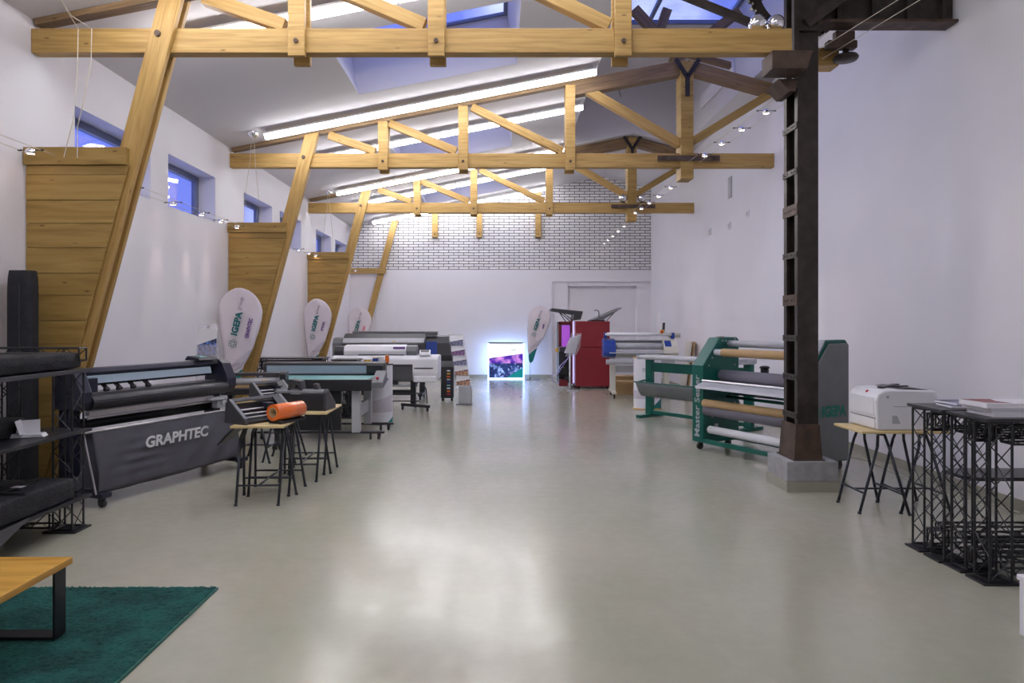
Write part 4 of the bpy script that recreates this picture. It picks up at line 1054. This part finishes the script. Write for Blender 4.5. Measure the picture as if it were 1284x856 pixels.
for x in (.15, L-.18): m.hexa([(x-.02, .17, .30), (x+.02, .17, .30), (x+.02, D-.17, .30), (x-.02, D-.17, .30), (x-.02, .17, .48), (x+.02, .17, .48), (x+.02, D-.17, .48), (x-.02, D-.17, .48)])
m.build('side_brace', 'lgrey', T)
MB().box(.32, L-.40, .10, .16, .13, .73).build('front_panel', 'blackp', T)
for y in (.12, D-.12):
    m = MB(); m.box(-.1, L+.22, y-.04, y+.04, .085, .115); o = m.build('foot_bar', 'blackp', T, bevel=.005)
    casters(o, [(-.02, y, .034), (L+.14, y, .034)]); MB().cyl((L+.02, y, 0), (L+.02, y, .085), .016, 8).build('levelling_foot', 'blackp', o)
# ---- small roll cutter left of the flatbed
T = thing('roll_cutter', 'low cutter with beige roller and black rim, left of the flatbed cutter', 'cutter', (-3.60, 8.95, 0), math.radians(8))
MB().box(0, .78, .0, .40, .72, .80).build('bed', 'blackp', T, bevel=.01)
m = MB(); m.prism([(.1, .801), (.1, .98), (.14, 1.0), (.36, 1.0), (.38, .801)], .72, .80); m.build('end_cap', 'blackp', T, bevel=.008); m = MB(); m.prism([(.1, .801), (.1, .98), (.14, 1.0), (.36, 1.0), (.38, .801)], -.02, .04); m.build('end_cap', 'blackp', T, bevel=.008)
MB().cyl((.045, .2, .88), (.715, .2, .88), .05, 20).build('roller', 'lgrey', T); MB().box(.045, .715, .16, .34, .955, .99).build('top_cover', 'charcoal', T)
MB().box(.05, .71, .04, .08, .81, .84).build('front_bar', 'card', T)
for x in (.08, .68): 
    o = MB().box(x-.03, x+.03, .15, .23, .05, .72).build('leg', 'blackp', T); MB().box(x-.03, x+.03, .0, .42, .0, .05).build('foot_bar', 'blackp', o)

# ---- promo counters
def promo(label, x, y, w, h, bowl):
    T = thing('promo_counter', label, 'counter', (x, y, 0), group='white curved promotion counters')
    n = 18
    f = lambda u, r: Vector((r*math.cos(PI+PI*u), r*.75*math.sin(PI+PI*u), 0))
    R_ = w/2
    m = MB()
    for i in range(n):
        a, b = f(i/n, R_), f((i+1)/n, R_)
        m.quad([a+Vector((0, 0, .02)), b+Vector((0, 0, .02)), b+Vector((0, 0, h-.02)), a+Vector((0, 0, h-.02))], smooth=True)
    m.quad([(-R_, 0, .02), (R_, 0, .02), (R_, 0, h-.02), (-R_, 0, h-.02)])
    m.build('front_wrap', 'whitep', T)
    for z0, z1, mt, nm in ((0, .02, 'oak' if bowl == 0 else 'blackp', 'base'), (h-.02, h, 'oak' if bowl == 0 else 'blackp', 'counter_top')):
        pr = [tuple(f(i/n, R_+.012)[:2]) for i in range(n+1)]+[(R_+.012, .012), (-R_-.012, .012)]
        MB().prism_z(pr, z0, z1).build(nm, mt, T)
    # printed wedge
    TS, TH = (.72, .12) if bowl else (.5, .30)
    m = MB()
    for i in range(n):
        if i/n < TS: continue
        a, b = f(i/n, R_+.003), f((i+1)/n, R_+.003); z0, z1 = .02+TH*(i/n-TS)/(1-TS), .02+TH*((i+1)/n-TS)/(1-TS)
        m.quad([a+Vector((0, 0, .021)), b+Vector((0, 0, .021)), b+Vector((0, 0, z1)), a+Vector((0, 0, z0))], smooth=True)
    m.build('teal_print', 'teal', T)
    m = MB()
    for i in range(n):
        a, b = f(i/n, R_+.002), f((i+1)/n, R_+.002); z = lambda t: .36+.16*t*t
        m.quad([a+Vector((0, 0, .2)), b+Vector((0, 0, .2)), b+Vector((0, 0, z((i+1)/n))), a+Vector((0, 0, z(i/n)))], smooth=True)
    m.build('shade_print', 'saild', T)
    emblem(.085, 'tealtxt', T, frame_m(Vector((-.12 if bowl else -.10, -R_*.75-.0, h-.24)), (1, 0, 0), (0, 0, 1)))
    if bowl: text('IGEPA', .08, 'tealtxt', T, frame_m(Vector((.07, -R_*.75-.004, h-.235)), (1, 0, 0), (0, 0, 1)), width=.24, bold=.03)
    return T
promo('white curved promotion counter with teal lettering, sweets on top, left side', -1.985, 11.42, .46, .985, 1)
promo('white curved promotion counter left of the green laminating machine', 2.86, 13.4, .53, 1.0, 0)
# sweets boxes on the left counter
for i, (dx, w, col, lab) in enumerate(((-.17, .06, 'yellow', 'small yellow sweets tub at the left end of the promotion counter'), (-.04, .05, 'blue', 'blue wrapped sweets figure in the middle of the promotion counter'),
        (.05, .05, 'white', 'white sweets tub right of the blue figure on the promotion counter'), (.15, .035, 'orange', 'thin orange sweets tube at the right end of the promotion counter'))):
    B = thing('sweets_tub', lab, 'tub', (-1.985+dx, 11.35, .9855), .2*i)
    MB().lathe([(0, 0), (w*.75, 0), (w, .05), (w*.95, .07+.02*i)], n=14).build('tub', col, B); MB().lathe([(w*.98, .07+.02*i), (w*.9, .085+.02*i), (0, .09+.02*i)], n=14).build('lid', 'white' if i % 2 == 0 else 'card', B)

# ---- white wide-format printer
T = thing('wide_format_printer', 'white wide-format printer on a black stand, in front of the dark one', 'printer', (-3.14, 13.0, 0)); L = 2.0
MB().prism([(0, .66), (-.02, .72), (-.02, .98), (.04, 1.04), (.62, 1.04), (.62, .58), (.1, .58)], 0, L).build('body', 'white', T, bevel=.03, seg=3)
MB().box(L-.47, L-.03, -.026, .3, .545, .659).build('right_housing', 'white', T, bevel=.02)
m = MB(); m.prism([(-.05, .58), (-.035, .70), (-.0215, .84), (-.03, .88), (-.01, .88), (-.01, .56)], .48, L-.48); m.build('front_opening', 'charcoal', T, bevel=.006)
MB().box(L-.45, L-.10, -.028, -.0205, .795, .815).build('slot', 'blackp', T)
MB().prism([(.10, 1.041), (.08, 1.13), (.14, 1.22), (.34, 1.24), (.44, 1.18), (.46, 1.041)], .20, L-.62).build('roll_cover', 'white', T, bevel=.02)
MB().prism([(.11, 1.041), (.09, 1.12), (.14, 1.20), (.34, 1.22), (.43, 1.17), (.44, 1.041)], .02, .199).build('roll_cover_end', 'charcoal', T, bevel=.015)
MB().prism([(.11, 1.041), (.09, 1.12), (.14, 1.21), (.34, 1.23), (.43, 1.17), (.44, 1.041)], L-.619, L-.42).build('roll_cover_end', 'grey', T, bevel=.015)
MB().box(.48, L-.66, .075, .10, 1.042, 1.06).build('feed_slot', 'charcoal', T)
MB().box(L-.86, L-.64, .085, .11, 1.165, 1.20).build('badge_strip', 'purtxt', T)
m = MB(); m.prism([(-.0, 1.041), (.02, 1.10), (.12, 1.15), (.13, 1.041)], L-.36, L-.16); o = m.build('control_panel', 'white', T, bevel=.006)
MB().prism([(.03, 1.104), (.035, 1.11), (.11, 1.148), (.11, 1.142)], L-.34, L-.18).build('display', 'navy', o)
text('EPSON', .05, 'greytxt', T, frame_m(Vector((.98, -.026, .93)), (1, 0, 0), (0, 0, 1)), width=.14)
for x in (.28, L-.50):
    m = MB(); m.box(x-.05, x+.05, .2, .32, .12, .58); o = m.build('stand_leg', 'blackp', T, bevel=.005)
    m = MB(); m.bar((x-.22, .24, .10), (x+.34, -.1, .10), .05, .05); m.bar((x, .26, .10), (x, .62, .10), .05, .05); m.build('foot_bar', 'blackp', o)
    casters(o, [(x-.20, .22), (x+.30, -.06), (x, .56)])
m = MB(); m.box(.32, L-.54, .22, .30, .28, .38); m.cyl((.30, .0, .33), (L-.35, .0, .33), .012, 8); m.cyl((.30, -.08, .20), (L-.35, -.08, .20), .012, 8); m.build('stand_beam', 'blackp', T)
m = MB(); m.tube([(L-.30, .05, .54), (L-.22, -.06, .40), (L-.20, -.10, .16)], .012, 8); m.tube([(.1, .05, .54), (.10, -.06, .40), (.12, -.10, .16)], .012, 8); m.build('basket_hoop', 'black', T)

# ---- dark wide-format printer
T = thing('dark_format_printer', 'large dark grey wide-format printer at the back left', 'printer', (-3.60, 15.0, 0)); L = 2.62
MB().prism([(.0, .90), (-.03, .98), (-.03, 1.20), (.06, 1.30), (.30, 1.42), (.70, 1.42), (.74, .90)], .20, L-.62).build('body', 'charcoal', T, bevel=.015)
MB().prism([(-.02, .84), (-.05, .95), (-.05, 1.22), (.04, 1.33), (.3, 1.34), (.72, 1.30), (.74, .84)], -.0, .199).build('left_housing', 'machgrey', T, bevel=.02)
MB().prism([(-.02, .84), (-.05, .95), (-.05, 1.22), (.04, 1.36), (.3, 1.38), (.72, 1.36), (.74, .84)], L-.619, L).build('right_housing', 'charcoal', T, bevel=.02)
MB().prism([(-.05, .48), (-.06, .83), (.5, .83), (.5, .44), (.1, .44)], L-.60, L-.02).build('lower_housing', 'machgrey', T, bevel=.02)
MB().prism([(.07, 1.321), (.05, 1.30), (-.04, 1.215), (-.045, 1.235), (.05, 1.325)], .22, L-.64).build('lid_edge', 'lgrey', T)
MB().box(.35, L-.70, -.04, -.031, 1.01, 1.18).build('window', 'blackp', T)
m = MB(); m.box(.35, L-.66, .34, .66, 1.422, 1.47); m.build('top_roll_cover', 'grey', T, bevel=.01)
MB().box(1.35, 1.65, -.034, -.028, 1.235, 1.262).build('note_strip', 'whitep', T)
MB().box(1.30, 1.36, -.036, -.028, 1.235, 1.262).build('yellow_label', 'yellow', T)
MB().box(L-.60, L-.36, -.058, -.0505, .98, 1.25).build('blue_label', 'blue', T)
text('EPSON', .05, 'whitetxt', T, frame_m(Vector((.42, -.044, 1.14)), (1, 0, 0), (0, 0, 1)), width=.24, bold=.02)
m = MB(); m.prism([(-.04, 1.38), (.0, 1.46), (.16, 1.48), (.2, 1.39)], L-.62, L-.36); m.build('control_panel', 'blackp', T, bevel=.01)
for x in (.30, L-.72):
    m = MB(); m.box(x-.06, x+.06, .3, .44, .12, .90); o = m.build('stand_leg', 'charcoal', T, bevel=.005)
    m = MB(); m.box(x-.05, x+.05, -.15, .8, .085, .14); m.build('foot_bar', 'blackp', o); casters(o, [(x, -.1), (x, .7)])
for z, r, mt in ((.62, .04, 'alu'), (.42, .05, 'alu'), (.30, .03, 'lgrey')): MB().cyl((.37, .05, z), (L-.79, .05, z), r, 16).build('media_shaft', mt, T)
MB().box(L-.90, L-.80, -.05, .2, .30, .75).build('roller_motor', 'blackp', T, bevel=.01)
MB().box(.5, .62, -.05, .15, .35, .62).build('roller_motor', 'blackp', T, bevel=.01); MB().box(1.2, 1.42, -.02, .12, .33, .55).build('roller_motor', 'blackp', T, bevel=.01)
# ink cabinet with coloured tags
T = thing('ink_cabinet', 'black ink cabinet with a column of coloured tags, right of the dark printer', 'cabinet', (-1.24, 14.72, 0))
MB().box(0, .27, 0, .19, .06, .72).build('body', 'blackp', T, bevel=.01)
cols = ['white', 'yellow', 'orange', 'lgrey', 'blue', 'aqua', 'white', 'orange', 'redtxt']
for i, c in enumerate(cols): MB().box(.13, .20, -.008, -.0005, .655-.062*i-.028, .655-.062*i).build('ink_tag', c, T)
m = MB()
for x in (.04, .23):
    for y in (.04, .15): m.cyl((x, y, 0), (x, y, .06), .025, 10)
m.build('feet', 'black', T)

# ---- brochure tower
T = thing('brochure_tower', 'slim brochure tower with five printed cards on a grey base, far left', 'stand', (-.70, 14.05, 0))
MB().prism_z([(-.17, -.03), (.12, -.12), (.16, .05), (-.13, .14)], .0, .02).build('foot', 'grey', T)
MB().prism_z([(-.12, -.02), (.13, -.10), (.15, .03), (-.10, .11)], .021, .38).build('base', 'lgrey', T, bevel=.006)
for i in range(5):
    z = .40+.20*i; x = -.02-.035*i; y = -.05+.012*i
    P = [(x-.14, y, z), (x+.13, y-.03, z), (x+.12, y+.02, z+.185), (x-.15, y+.04, z+.19)]
    MB().quad(P, [(0, 0), (1, 0), (1, 1), (0, 1)]).build('card', ['bro3', 'bro3', 'bro4', 'bro2', 'bro4'][i], T, solid=.006)
m = MB(); m.hexa([(-.17, .03, .38), (.12, .0, .38), (.12, .01, .38), (-.17, .04, .38), (-.34, .10, 1.42), (-.02, .06, 1.42), (-.02, .07, 1.42), (-.34, .11, 1.42)]); m.build('back_plate', 'clear', T)

# ---- light box
T = thing('light_box', 'glowing edge-lit box with a dusk city picture, on the floor at the back', 'light box', (.20, 20.42, 0))
MB().box(-.52, .52, .03, .16, .03, 1.06).build('body', 'white', T)
MB().quad([(-.50, .0, .05), (.50, .0, .05), (.50, .0, 1.03), (-.50, .0, 1.03)], [(0, 0), (1, 0), (1, 1), (0, 1)]).build('picture', 'poster', T, solid=.01)
m = MB(); m.box(-.535, -.505, .0, .17, .012, 1.08); m.box(.505, .535, .0, .17, .012, 1.08); m.box(-.535, .535, .0, .17, .0, .03); m.build('glowing_edge', 'glow', T)
m = MB(); m.box(-.535, .535, -.005, .17, 1.065, 1.085); m.build('top_profile', 'charcoal', T)
m = MB(); m.box(-.50, .50, .172, .18, .1, 1.0); m.build('back_glow', 'glow', T)
text('IGEPA', .06, 'tealtxt', T, frame_m(Vector((.22, -.008, .86)), (1, 0, 0), (0, 0, 1)), width=.14)

# ---- red machine
T = thing('label_press', 'tall red cabinet press with raised black lids at the back', 'machine', (1.93, 17.5, 0)); 
MB().box(0, .87, 0, 1.1, .05, 1.03).build('lower_cabinet', 'red', T, bevel=.01)
MB().box(0, .86, 0.004, 1.1, 1.04, 1.70).build('upper_cabinet', 'red', T, bevel=.01)
m = MB()
for x in (.08, .8):
    for y in (.08, 1.0): m.cyl((x, y, 0), (x, y, .05), .04, 10)
m.build('feet', 'black', T)
MB().box(.88, .96, .2, .9, .05, .66).build('side_box', 'dred', T)
MB().box(-.40, -.01, .30, .9, .12, 1.68).build('work_chamber', 'blackp', T)
m = MB(); m.box(-.41, -.35, .27, .299, .98, 1.69); m.box(-.41, -.02, .27, .299, 1.63, 1.69); m.box(-.10, -.06, .20, .29, .1, 1.72); m.build('chamber_frame', 'dred', T)
MB().box(-.33, -.12, .285, .298, 1.05, 1.60).build('violet_window', 'uv', T); MB().box(-.055, -.012, .20, .29, .12, 1.70).build('light_column', 'led', T)
m = MB(); m.box(-.40, -.12, .05, .26, .92, 1.05); m.build('print_head', 'charcoal', T, bevel=.02)
m = MB(); m.box(-.50, -.43, .08, .2, .92, 1.02); m.build('yellow_knob', 'yellow', T, bevel=.02)
m = MB(); m.box(-.42, -.20, .0, .25, .06, .22); m.build('waste_box', 'dred', T, bevel=.01)
m = MB(); m.cyl((-.30, .0, .44), (-.30, .26, .44), .09, 18); m.cyl((-.22, .0, .26), (-.22, .26, .26), .06, 16); m.build('web_roller', 'blackp', T)
def fl(u, v):
    P = [(-.15, .86), (-.22, .74), (-.38, .60), (-.46, .42), (-.62, .32), (-.58, .18), (-.42, .13)]
    t = v*(len(P)-1); i = min(int(t), len(P)-2); t -= i
    x = P[i][0]*(1-t)+P[i+1][0]*t; z = P[i][1]*(1-t)+P[i+1][1]*t
    return Vector((x, -.10+.22*u, z))
m = MB(); m.grid(fl, 2, 24)
m.build('printed_web', 'film', T, solid=.004)
MB().bar((-.13, .10, .84), (-.48, .02, .30), .22, .012, up=(1, 0, .5)).build('web_guide', 'film', T)
# lids
m = MB(); m.hexa([(-.62, .1, 1.96), (-.02, .1, 1.88), (-.02, .8, 1.88), (-.62, .8, 1.96), (-.60, .1, 2.03), (.20, .1, 1.95), (.20, .8, 1.95), (-.60, .8, 2.03)]); 
m.hexa([(-.05, .1, 1.72), (.14, .1, 1.74), (.14, .8, 1.74), (-.05, .8, 1.72), (-.02, .1, 1.88), (.20, .1, 1.949), (.20, .8, 1.949), (-.02, .8, 1.88)]); m.build('left_lid', 'charcoal', T, bevel=.01)
m = MB(); m.hexa([(.44, .1, 1.74), (.72, .1, 1.74), (.72, .8, 1.74), (.44, .8, 1.74), (1.16, .1, 2.02), (1.19, .1, 2.05), (1.19, .8, 2.05), (1.16, .8, 2.02)]); m.build('right_lid', 'grey', T)
m = MB()
for a, b in (((-.38, 1.92), (-.12, 1.69)), ((-.32, 1.92), (-.05, 1.71)), ((-.42, 1.95), (-.22, 1.66)), ((.80, 1.71), (1.05, 1.98))): m.cyl((a[0], .15, a[1]), (b[0], .15, b[1]), .012, 6)
m.tube([(.60, .12, 1.75), (.60, .12, 1.94), (.56, .12, 1.98), (.48, .12, 1.97)], .012, 6); m.build('lid_strut', 'black', T); MB().box(.4, .75, .1, .8, 1.701, 1.735).build('lid_hinge', 'black', T)
# plastic-covered screen on a post
T = thing('screen_post', 'white post with a plastic-wrapped screen in front of the red press', 'stand', (1.72, 16.9, 0))
m = MB(); m.cyl((0, 0, .015), (0, 0, .95), .02, 10); m.build('post', 'white', T); MB().prism_z([(-.05, -.16), (.22, -.1), (.22, .02), (-.05, .12)], 0, .014).build('base', 'lgrey', T)
m = MB(); m.hexa([(-.14, -.02, .92), (.12, -.05, .90), (.12, .02, .90), (-.14, .04, .92), (.02, .0, 1.30), (.26, -.03, 1.36), (.26, .02, 1.36), (.02, .04, 1.30)]); m.build('screen', 'lgrey', T, bevel=.01)
rnd = random.Random(4)
def wr(u, v):
    a = 2*PI*u; r = .17+.02*math.sin(a*5+v*9)
    return Vector((.02+.14*v+math.cos(a)*r*(1-.3*abs(2*v-1)), math.sin(a)*r*.5, .84+.56*v+.01*math.sin(a*4)))
m = MB(); m.grid(wr, 22, 10); m.build('plastic_wrap', 'clear', T)

# ---- blue and white laminator
T = thing('blue_laminator', 'cream roll laminator with royal blue left end, at the back right', 'laminator', (2.32, 15.55, 0), math.radians(-4)); L = 1.62
bp = [(-.28, .93), (-.30, 1.0), (-.24, 1.14), (-.10, 1.26), (.06, 1.30), (.30, 1.30), (.30, .90), (-.10, .88)]
MB().prism(bp, .0, .27).build('blue_end', 'blue', T, bevel=.015)
MB().prism([(-.289, .99), (-.235, 1.12), (-.228, 1.116), (-.28, .985)], .05, .16).build('white_label', 'whitep', T)
MB().prism(bp, L-.30, L).build('cream_end', 'beige', T, bevel=.015)
MB().prism([(-.245, 1.142), (-.10, 1.265), (-.09, 1.255), (-.235, 1.13)], L-.28, L-.14).build('control_panel', 'blue', T)
for (y, z, r, mt, nm) in ((.0, 1.40, .04, 'white', 'top_roller'), (-.06, 1.14, .075, 'lgrey', 'main_roller'), (.1, 1.24, .03, 'grey', 'guide_roller'), (-.30, .80, .055, 'lgrey', 'take_up_roller'), (.2, 1.22, .03, 'grey', 'guide_roller')):
    MB().cyl((.271 if nm != 'take_up_roller' and nm != 'top_roller' else .05, y, z), (L-.301 if nm != 'take_up_roller' and nm != 'top_roller' else L-.1, y, z), r, 20).build(nm, mt, T)
for x in (.02, L-.12): MB().box(x, x+.08, -.03, .03, 1.301, 1.44).build('roller_bracket', 'blue', T, bevel=.01)
MB().prism([(-.36, .985), (-.36, 1.0), (-.12, 1.03), (-.12, 1.015)], .12, L-.12).build('feed_table', 'lgrey', T)
MB().box(.271, L-.301, -.08, .28, .88, 1.0).build('under_body', 'beige', T)
for x in (.22, L-.22):
    m = MB(); m.box(x-.06, x+.06, -.06, .12, .12, .879); o = m.build('leg', 'beige', T, bevel=.008)
    m = MB(); m.box(x-.045, x+.045, -.42, .5, .10, .15); m.build('foot_bar', 'beige', o, bevel=.008); casters(o, [(x, -.36, .04), (x, .44, .04)])
MB().box(.28, L-.28, .0, .05, .55, .70).build('cross_beam', 'lgrey', T)
m = MB(); m.box(.34, L-.34, .10, .4, .30, .34); m.build('lower_shelf', 'card', T)
m = MB(); m.box(L-.42, L-.24, .0, .12, 1.36, 1.44); m.cyl((L-.26, .06, 1.44), (L-.26, .06, 1.50), .03, 10); m.build('switch_box', 'beige', T, bevel=.01)
m = MB(); m.cyl((L-.32, -.01, 1.46), (L-.32, -.05, 1.46), .045, 14); m.build('yellow_switch', 'yellow', T); MB().cyl((L-.32, -.051, 1.46), (L-.32, -.07, 1.46), .025, 12).build('stop_button', 'redtxt', T)
MB().bar((L-.27, .05, 1.50), (L-.26, .05, 1.66), .05, .04, up=(0, 1, 0)).build('lever', 'blackp', T)
MB().cyl((L-.16, .1, 1.38), (L+.10, .1, 1.38), .06, 16).build('end_motor', 'beige', T)
# boards leaning on the wall
for i, (x, lab) in enumerate(((4.32, 'pale leaning board nearest the laminator, right wall'), (4.42, 'second pale board leaning at the right wall behind the laminator'))):
    B = MB(); B.hexa([(x-.10, 15.9+.1*i, .0), (x-.06, 15.9+.1*i, .0), (x-.06, 16.3, .0), (x-.10, 16.3, .0), (x+.07, 15.9+.1*i, 1.22), (x+.11, 15.9+.1*i, 1.22), (x+.11, 16.3, 1.22), (x+.07, 16.3, 1.22)])
    tag(B.build('leaning_board', 'card' if i else 'beige', bevel=.004), lab, 'board')
# crates under laminator
T = thing('storage_box', 'brown cardboard box on the floor under the blue and white laminator', 'box', (3.05, 16.1, 0))
MB().box(-.35, .35, 0, .4, 0, .42).build('carton', 'card', T, bevel=.01); MB().box(-.03, .03, -.003, .40, .42, .424).build('tape', 'card', T)

# ---- green laminating machine
n_ = Vector((.82, -1.58, 0)).normalized(); rz = math.atan2(n_.y, n_.x)
T = thing('green_laminator', 'big bottle-green laminating machine with grey end panel behind the steel column', 'machine', (2.54, 9.14, 0), rz); L = 1.80; D = .64
prof = [(.0, .10), (.0, 1.10), (.29, 1.46), (.60, 1.465), (D, 1.43), (D, .10)]
MB().prism(prof, 0, .20).build('left_end_housing', 'green', T, bevel=.012)
MB().prism(prof, L-.12, L).build('right_end_housing', 'green', T, bevel=.012)
pg = [(.02, .12), (.02, 1.08), (.30, 1.42), (.60, 1.425), (D-.02, 1.41), (D-.02, .12)]
MB().prism(pg, L+.0005, L+.03).build('grey_end_panel', 'machgrey', T, bevel=.01)
MB().prism([(-.004, .86), (.27, 1.455), (.262, 1.46), (-.010, 1.10)], L-.10, L-.01).build('white_screen', 'lgrey', T)
emblem(.15, 'greentxt', T, frame_m(Vector((L+.036, .08, .66)), (0, 1, 0), (0, 0, 1)))
text('IGEPA', .16, 'greentxt', T, frame_m(Vector((L+.034, .36, .67)), (0, 1, 0), (0, 0, 1)), width=.40, bold=.045)
text('Master Sealer', .13, 'lgrey', T, frame_m(Vector((.10, -.004, .57)), (0, 0, 1), (-1, 0, 0)), width=.80, bold=.012)
MB().box(.201, .206, .20, .26, .28, .34).build('plate', 'lgrey', T)
MB().cyl((.201, .16, .46), (.208, .16, .46), .035, 16).build('dial', 'lgrey', T); MB().cyl((.2085, .16, .46), (.212, .16, .46), .02, 14).build('dial_centre', 'blackp', T)
m = MB()
for (y, z) in ((.1, 1.1), (.16, 1.2), (.28, 1.3), (.34, 1.42), (.40, 1.42), (.56, 1.44), (.56, 1.1), (.42, 1.0), (.5, .95), (.3, .98), (.1, .62), (.56, .6)): m.cyl((.2005, y, z), (.206, y, z), .011, 8)
m.build('screws', 'lgrey', T)
MB().box(.07, .13, .36, .44, 1.466, 1.474).build('top_label', 'card', T)
for (y, z, r, mt, nm, x0) in ((.46, 1.38, .045, 'lgrey', 'upper_roller', .201), (.22, 1.27, .052, 'card', 'cardboard_roll', .33), (.22, 1.27, .042, 'white', 'roll_shaft', .201), (.30, .97, .075, 'rubber', 'rubber_roller', .23), (.30, .97, .03, 'blackp', 'roller_axle', .201),
                       (.02, .62, .05, 'card', 'lower_cardboard_roll', .201), (.06, .53, .075, 'rubber', 'lower_rubber_roller', .201), (.06, .20+.08, .05, 'white', 'bottom_roller', .26), (.06, .28, .02, 'blackp', 'bottom_axle', .201),
                       (.50, .74, .018, 'blackp', 'tension_bar', .201), (.44, .68, .02, 'green', 'tension_bar', .201)):
    MB().cyl((x0, y, z), (L-.121, y, z), r, 22).build(nm, mt, T)
MB().prism([(-.02, .895), (-.03, .91), (-.02, .925), (.20, .90), (.50, .885), (.50, .87), (.20, .875)], .201, L-.121).build('feed_table', 'alu', T)
MB().prism([(-.15, .82), (-.13, .85), (.0, .90), (.0, .885)], .21, L-.13).build('table_lip', 'lgrey', T)
MB().box(.201, L-.121, .0, .05, .10, .155).build('lower_rail', 'green', T, bevel=.004); MB().box(.201, L-.121, D-.06, D-.01, .10, .155).build('lower_rail', 'green', T, bevel=.004)
MB().box(.201, L-.121, .54, .62, .70, .76).build('rear_rail', 'green', T)
casters(T, [(x, y, .045) for x in (.08, L-.06) for y in (.06, D-.08)])
m = MB(); m.cyl((.75, .5, 1.02), (.75, .5, 1.08), .05, 12); m.lathe([(0, 1.08), (.07, 1.085), (.05, 1.11), (0, 1.115)], (.75, .5, 0), 14); m.build('hand_knob', 'blackp', T)
# green feed table behind the machine
a, b = Vector((2.66, 12.25, 0)), Vector((3.82, 10.62, 0)); d = (b-a); LL = d.length; rz2 = math.atan2(d.y, d.x)
T = thing('green_feed_table', 'bottle-green roller table frame standing behind the green laminating machine', 'table', a, rz2)
for x in (0, LL):
    m = MB(); m.box(x-.07, x+.07, -.04, .04, .05, 1.02); o = m.build('post', 'green', T, bevel=.005)
    m = MB(); m.box(x-.05, x+.05, -.30, .30, 0, .05); m.build('foot', 'green', o, bevel=.005)
MB().box(.071, LL-.071, -.03, .03, .80, .96).build('top_beam', 'green', T, bevel=.005)
MB().box(.071, LL-.071, -.03, .03, .06, .12).build('bottom_rail', 'green', T, bevel=.005)
for y in (-.26, -.1, .1): MB().cyl((-.05, y, 1.06), (LL+.05, y, 1.06), .035, 16).build('table_roller', 'lgrey', T)
for x in (-.04, LL): MB().box(x, x+.04, -.30, .14, 1.021, 1.10).build('roller_bracket', 'lgrey', T)
def tr(u, v):
    return Vector((-.02+(LL+.04)*u, -.34+.28*v, .62-.24*math.sin(min(1, v*1.6)*PI/2)*(1 if v < .62 else 1)))
m = MB(); m.grid(tr, 4, 10); m.build('tray', 'machgrey', T, solid=.01)
MB().cyl((-.06, -.34, .63), (LL+.05, -.34, .63), .012, 8).build('tray_rod', 'green', T)
m = MB(); m.bar((.0, -.34, .62), (.0, -.05, .66), .02, .03); m.bar((LL, -.34, .62), (LL, -.05, .66), .02, .03); m.build('tray_arm', 'green', T)
# ================================================================== LIGHT AND CAMERA
w = bpy.data.worlds.new('dusk_sky'); scene.world = w; w.use_nodes = True
n, l = w.node_tree.nodes, w.node_tree.links
bg = n['Background']; tc = N(n, 'ShaderNodeTexCoord')
no = N(n, 'ShaderNodeTexNoise'); no.inputs['Scale'].default_value = 5; no.inputs['Detail'].default_value = 6
l.new(tc.outputs['Generated'], no.inputs['Vector'])
cr = N(n, 'ShaderNodeValToRGB'); e = cr.color_ramp.elements
e[0].position = .5; e[0].color = (.11, .15, .52, 1); e[1].position = .72; e[1].color = (.62, .68, 1, 1)
l.new(no.outputs['Fac'], cr.inputs['Fac']); l.new(cr.outputs['Color'], bg.inputs['Color']); bg.inputs['Strength'].default_value = 1.15
cam = bpy.data.cameras.new('camera'); co = bpy.data.objects.new('camera', cam); COL.objects.link(co)
co.location = (0, 0, EYE); co.rotation_euler = (PI/2, 0, 0)
cam.sensor_width = 36; cam.sensor_fit = 'HORIZONTAL'; cam.lens = FPX/1284*36
cam.shift_x = (642-VX)/1284; cam.shift_y = -(428-VY)/1284; cam.clip_start = .05; cam.clip_end = 200
scene.camera = co
vs = scene.view_settings; vs.view_transform = 'Standard'; vs.look = 'None'; vs.exposure = 0.85; vs.gamma = 1; vs.use_curve_mapping = False
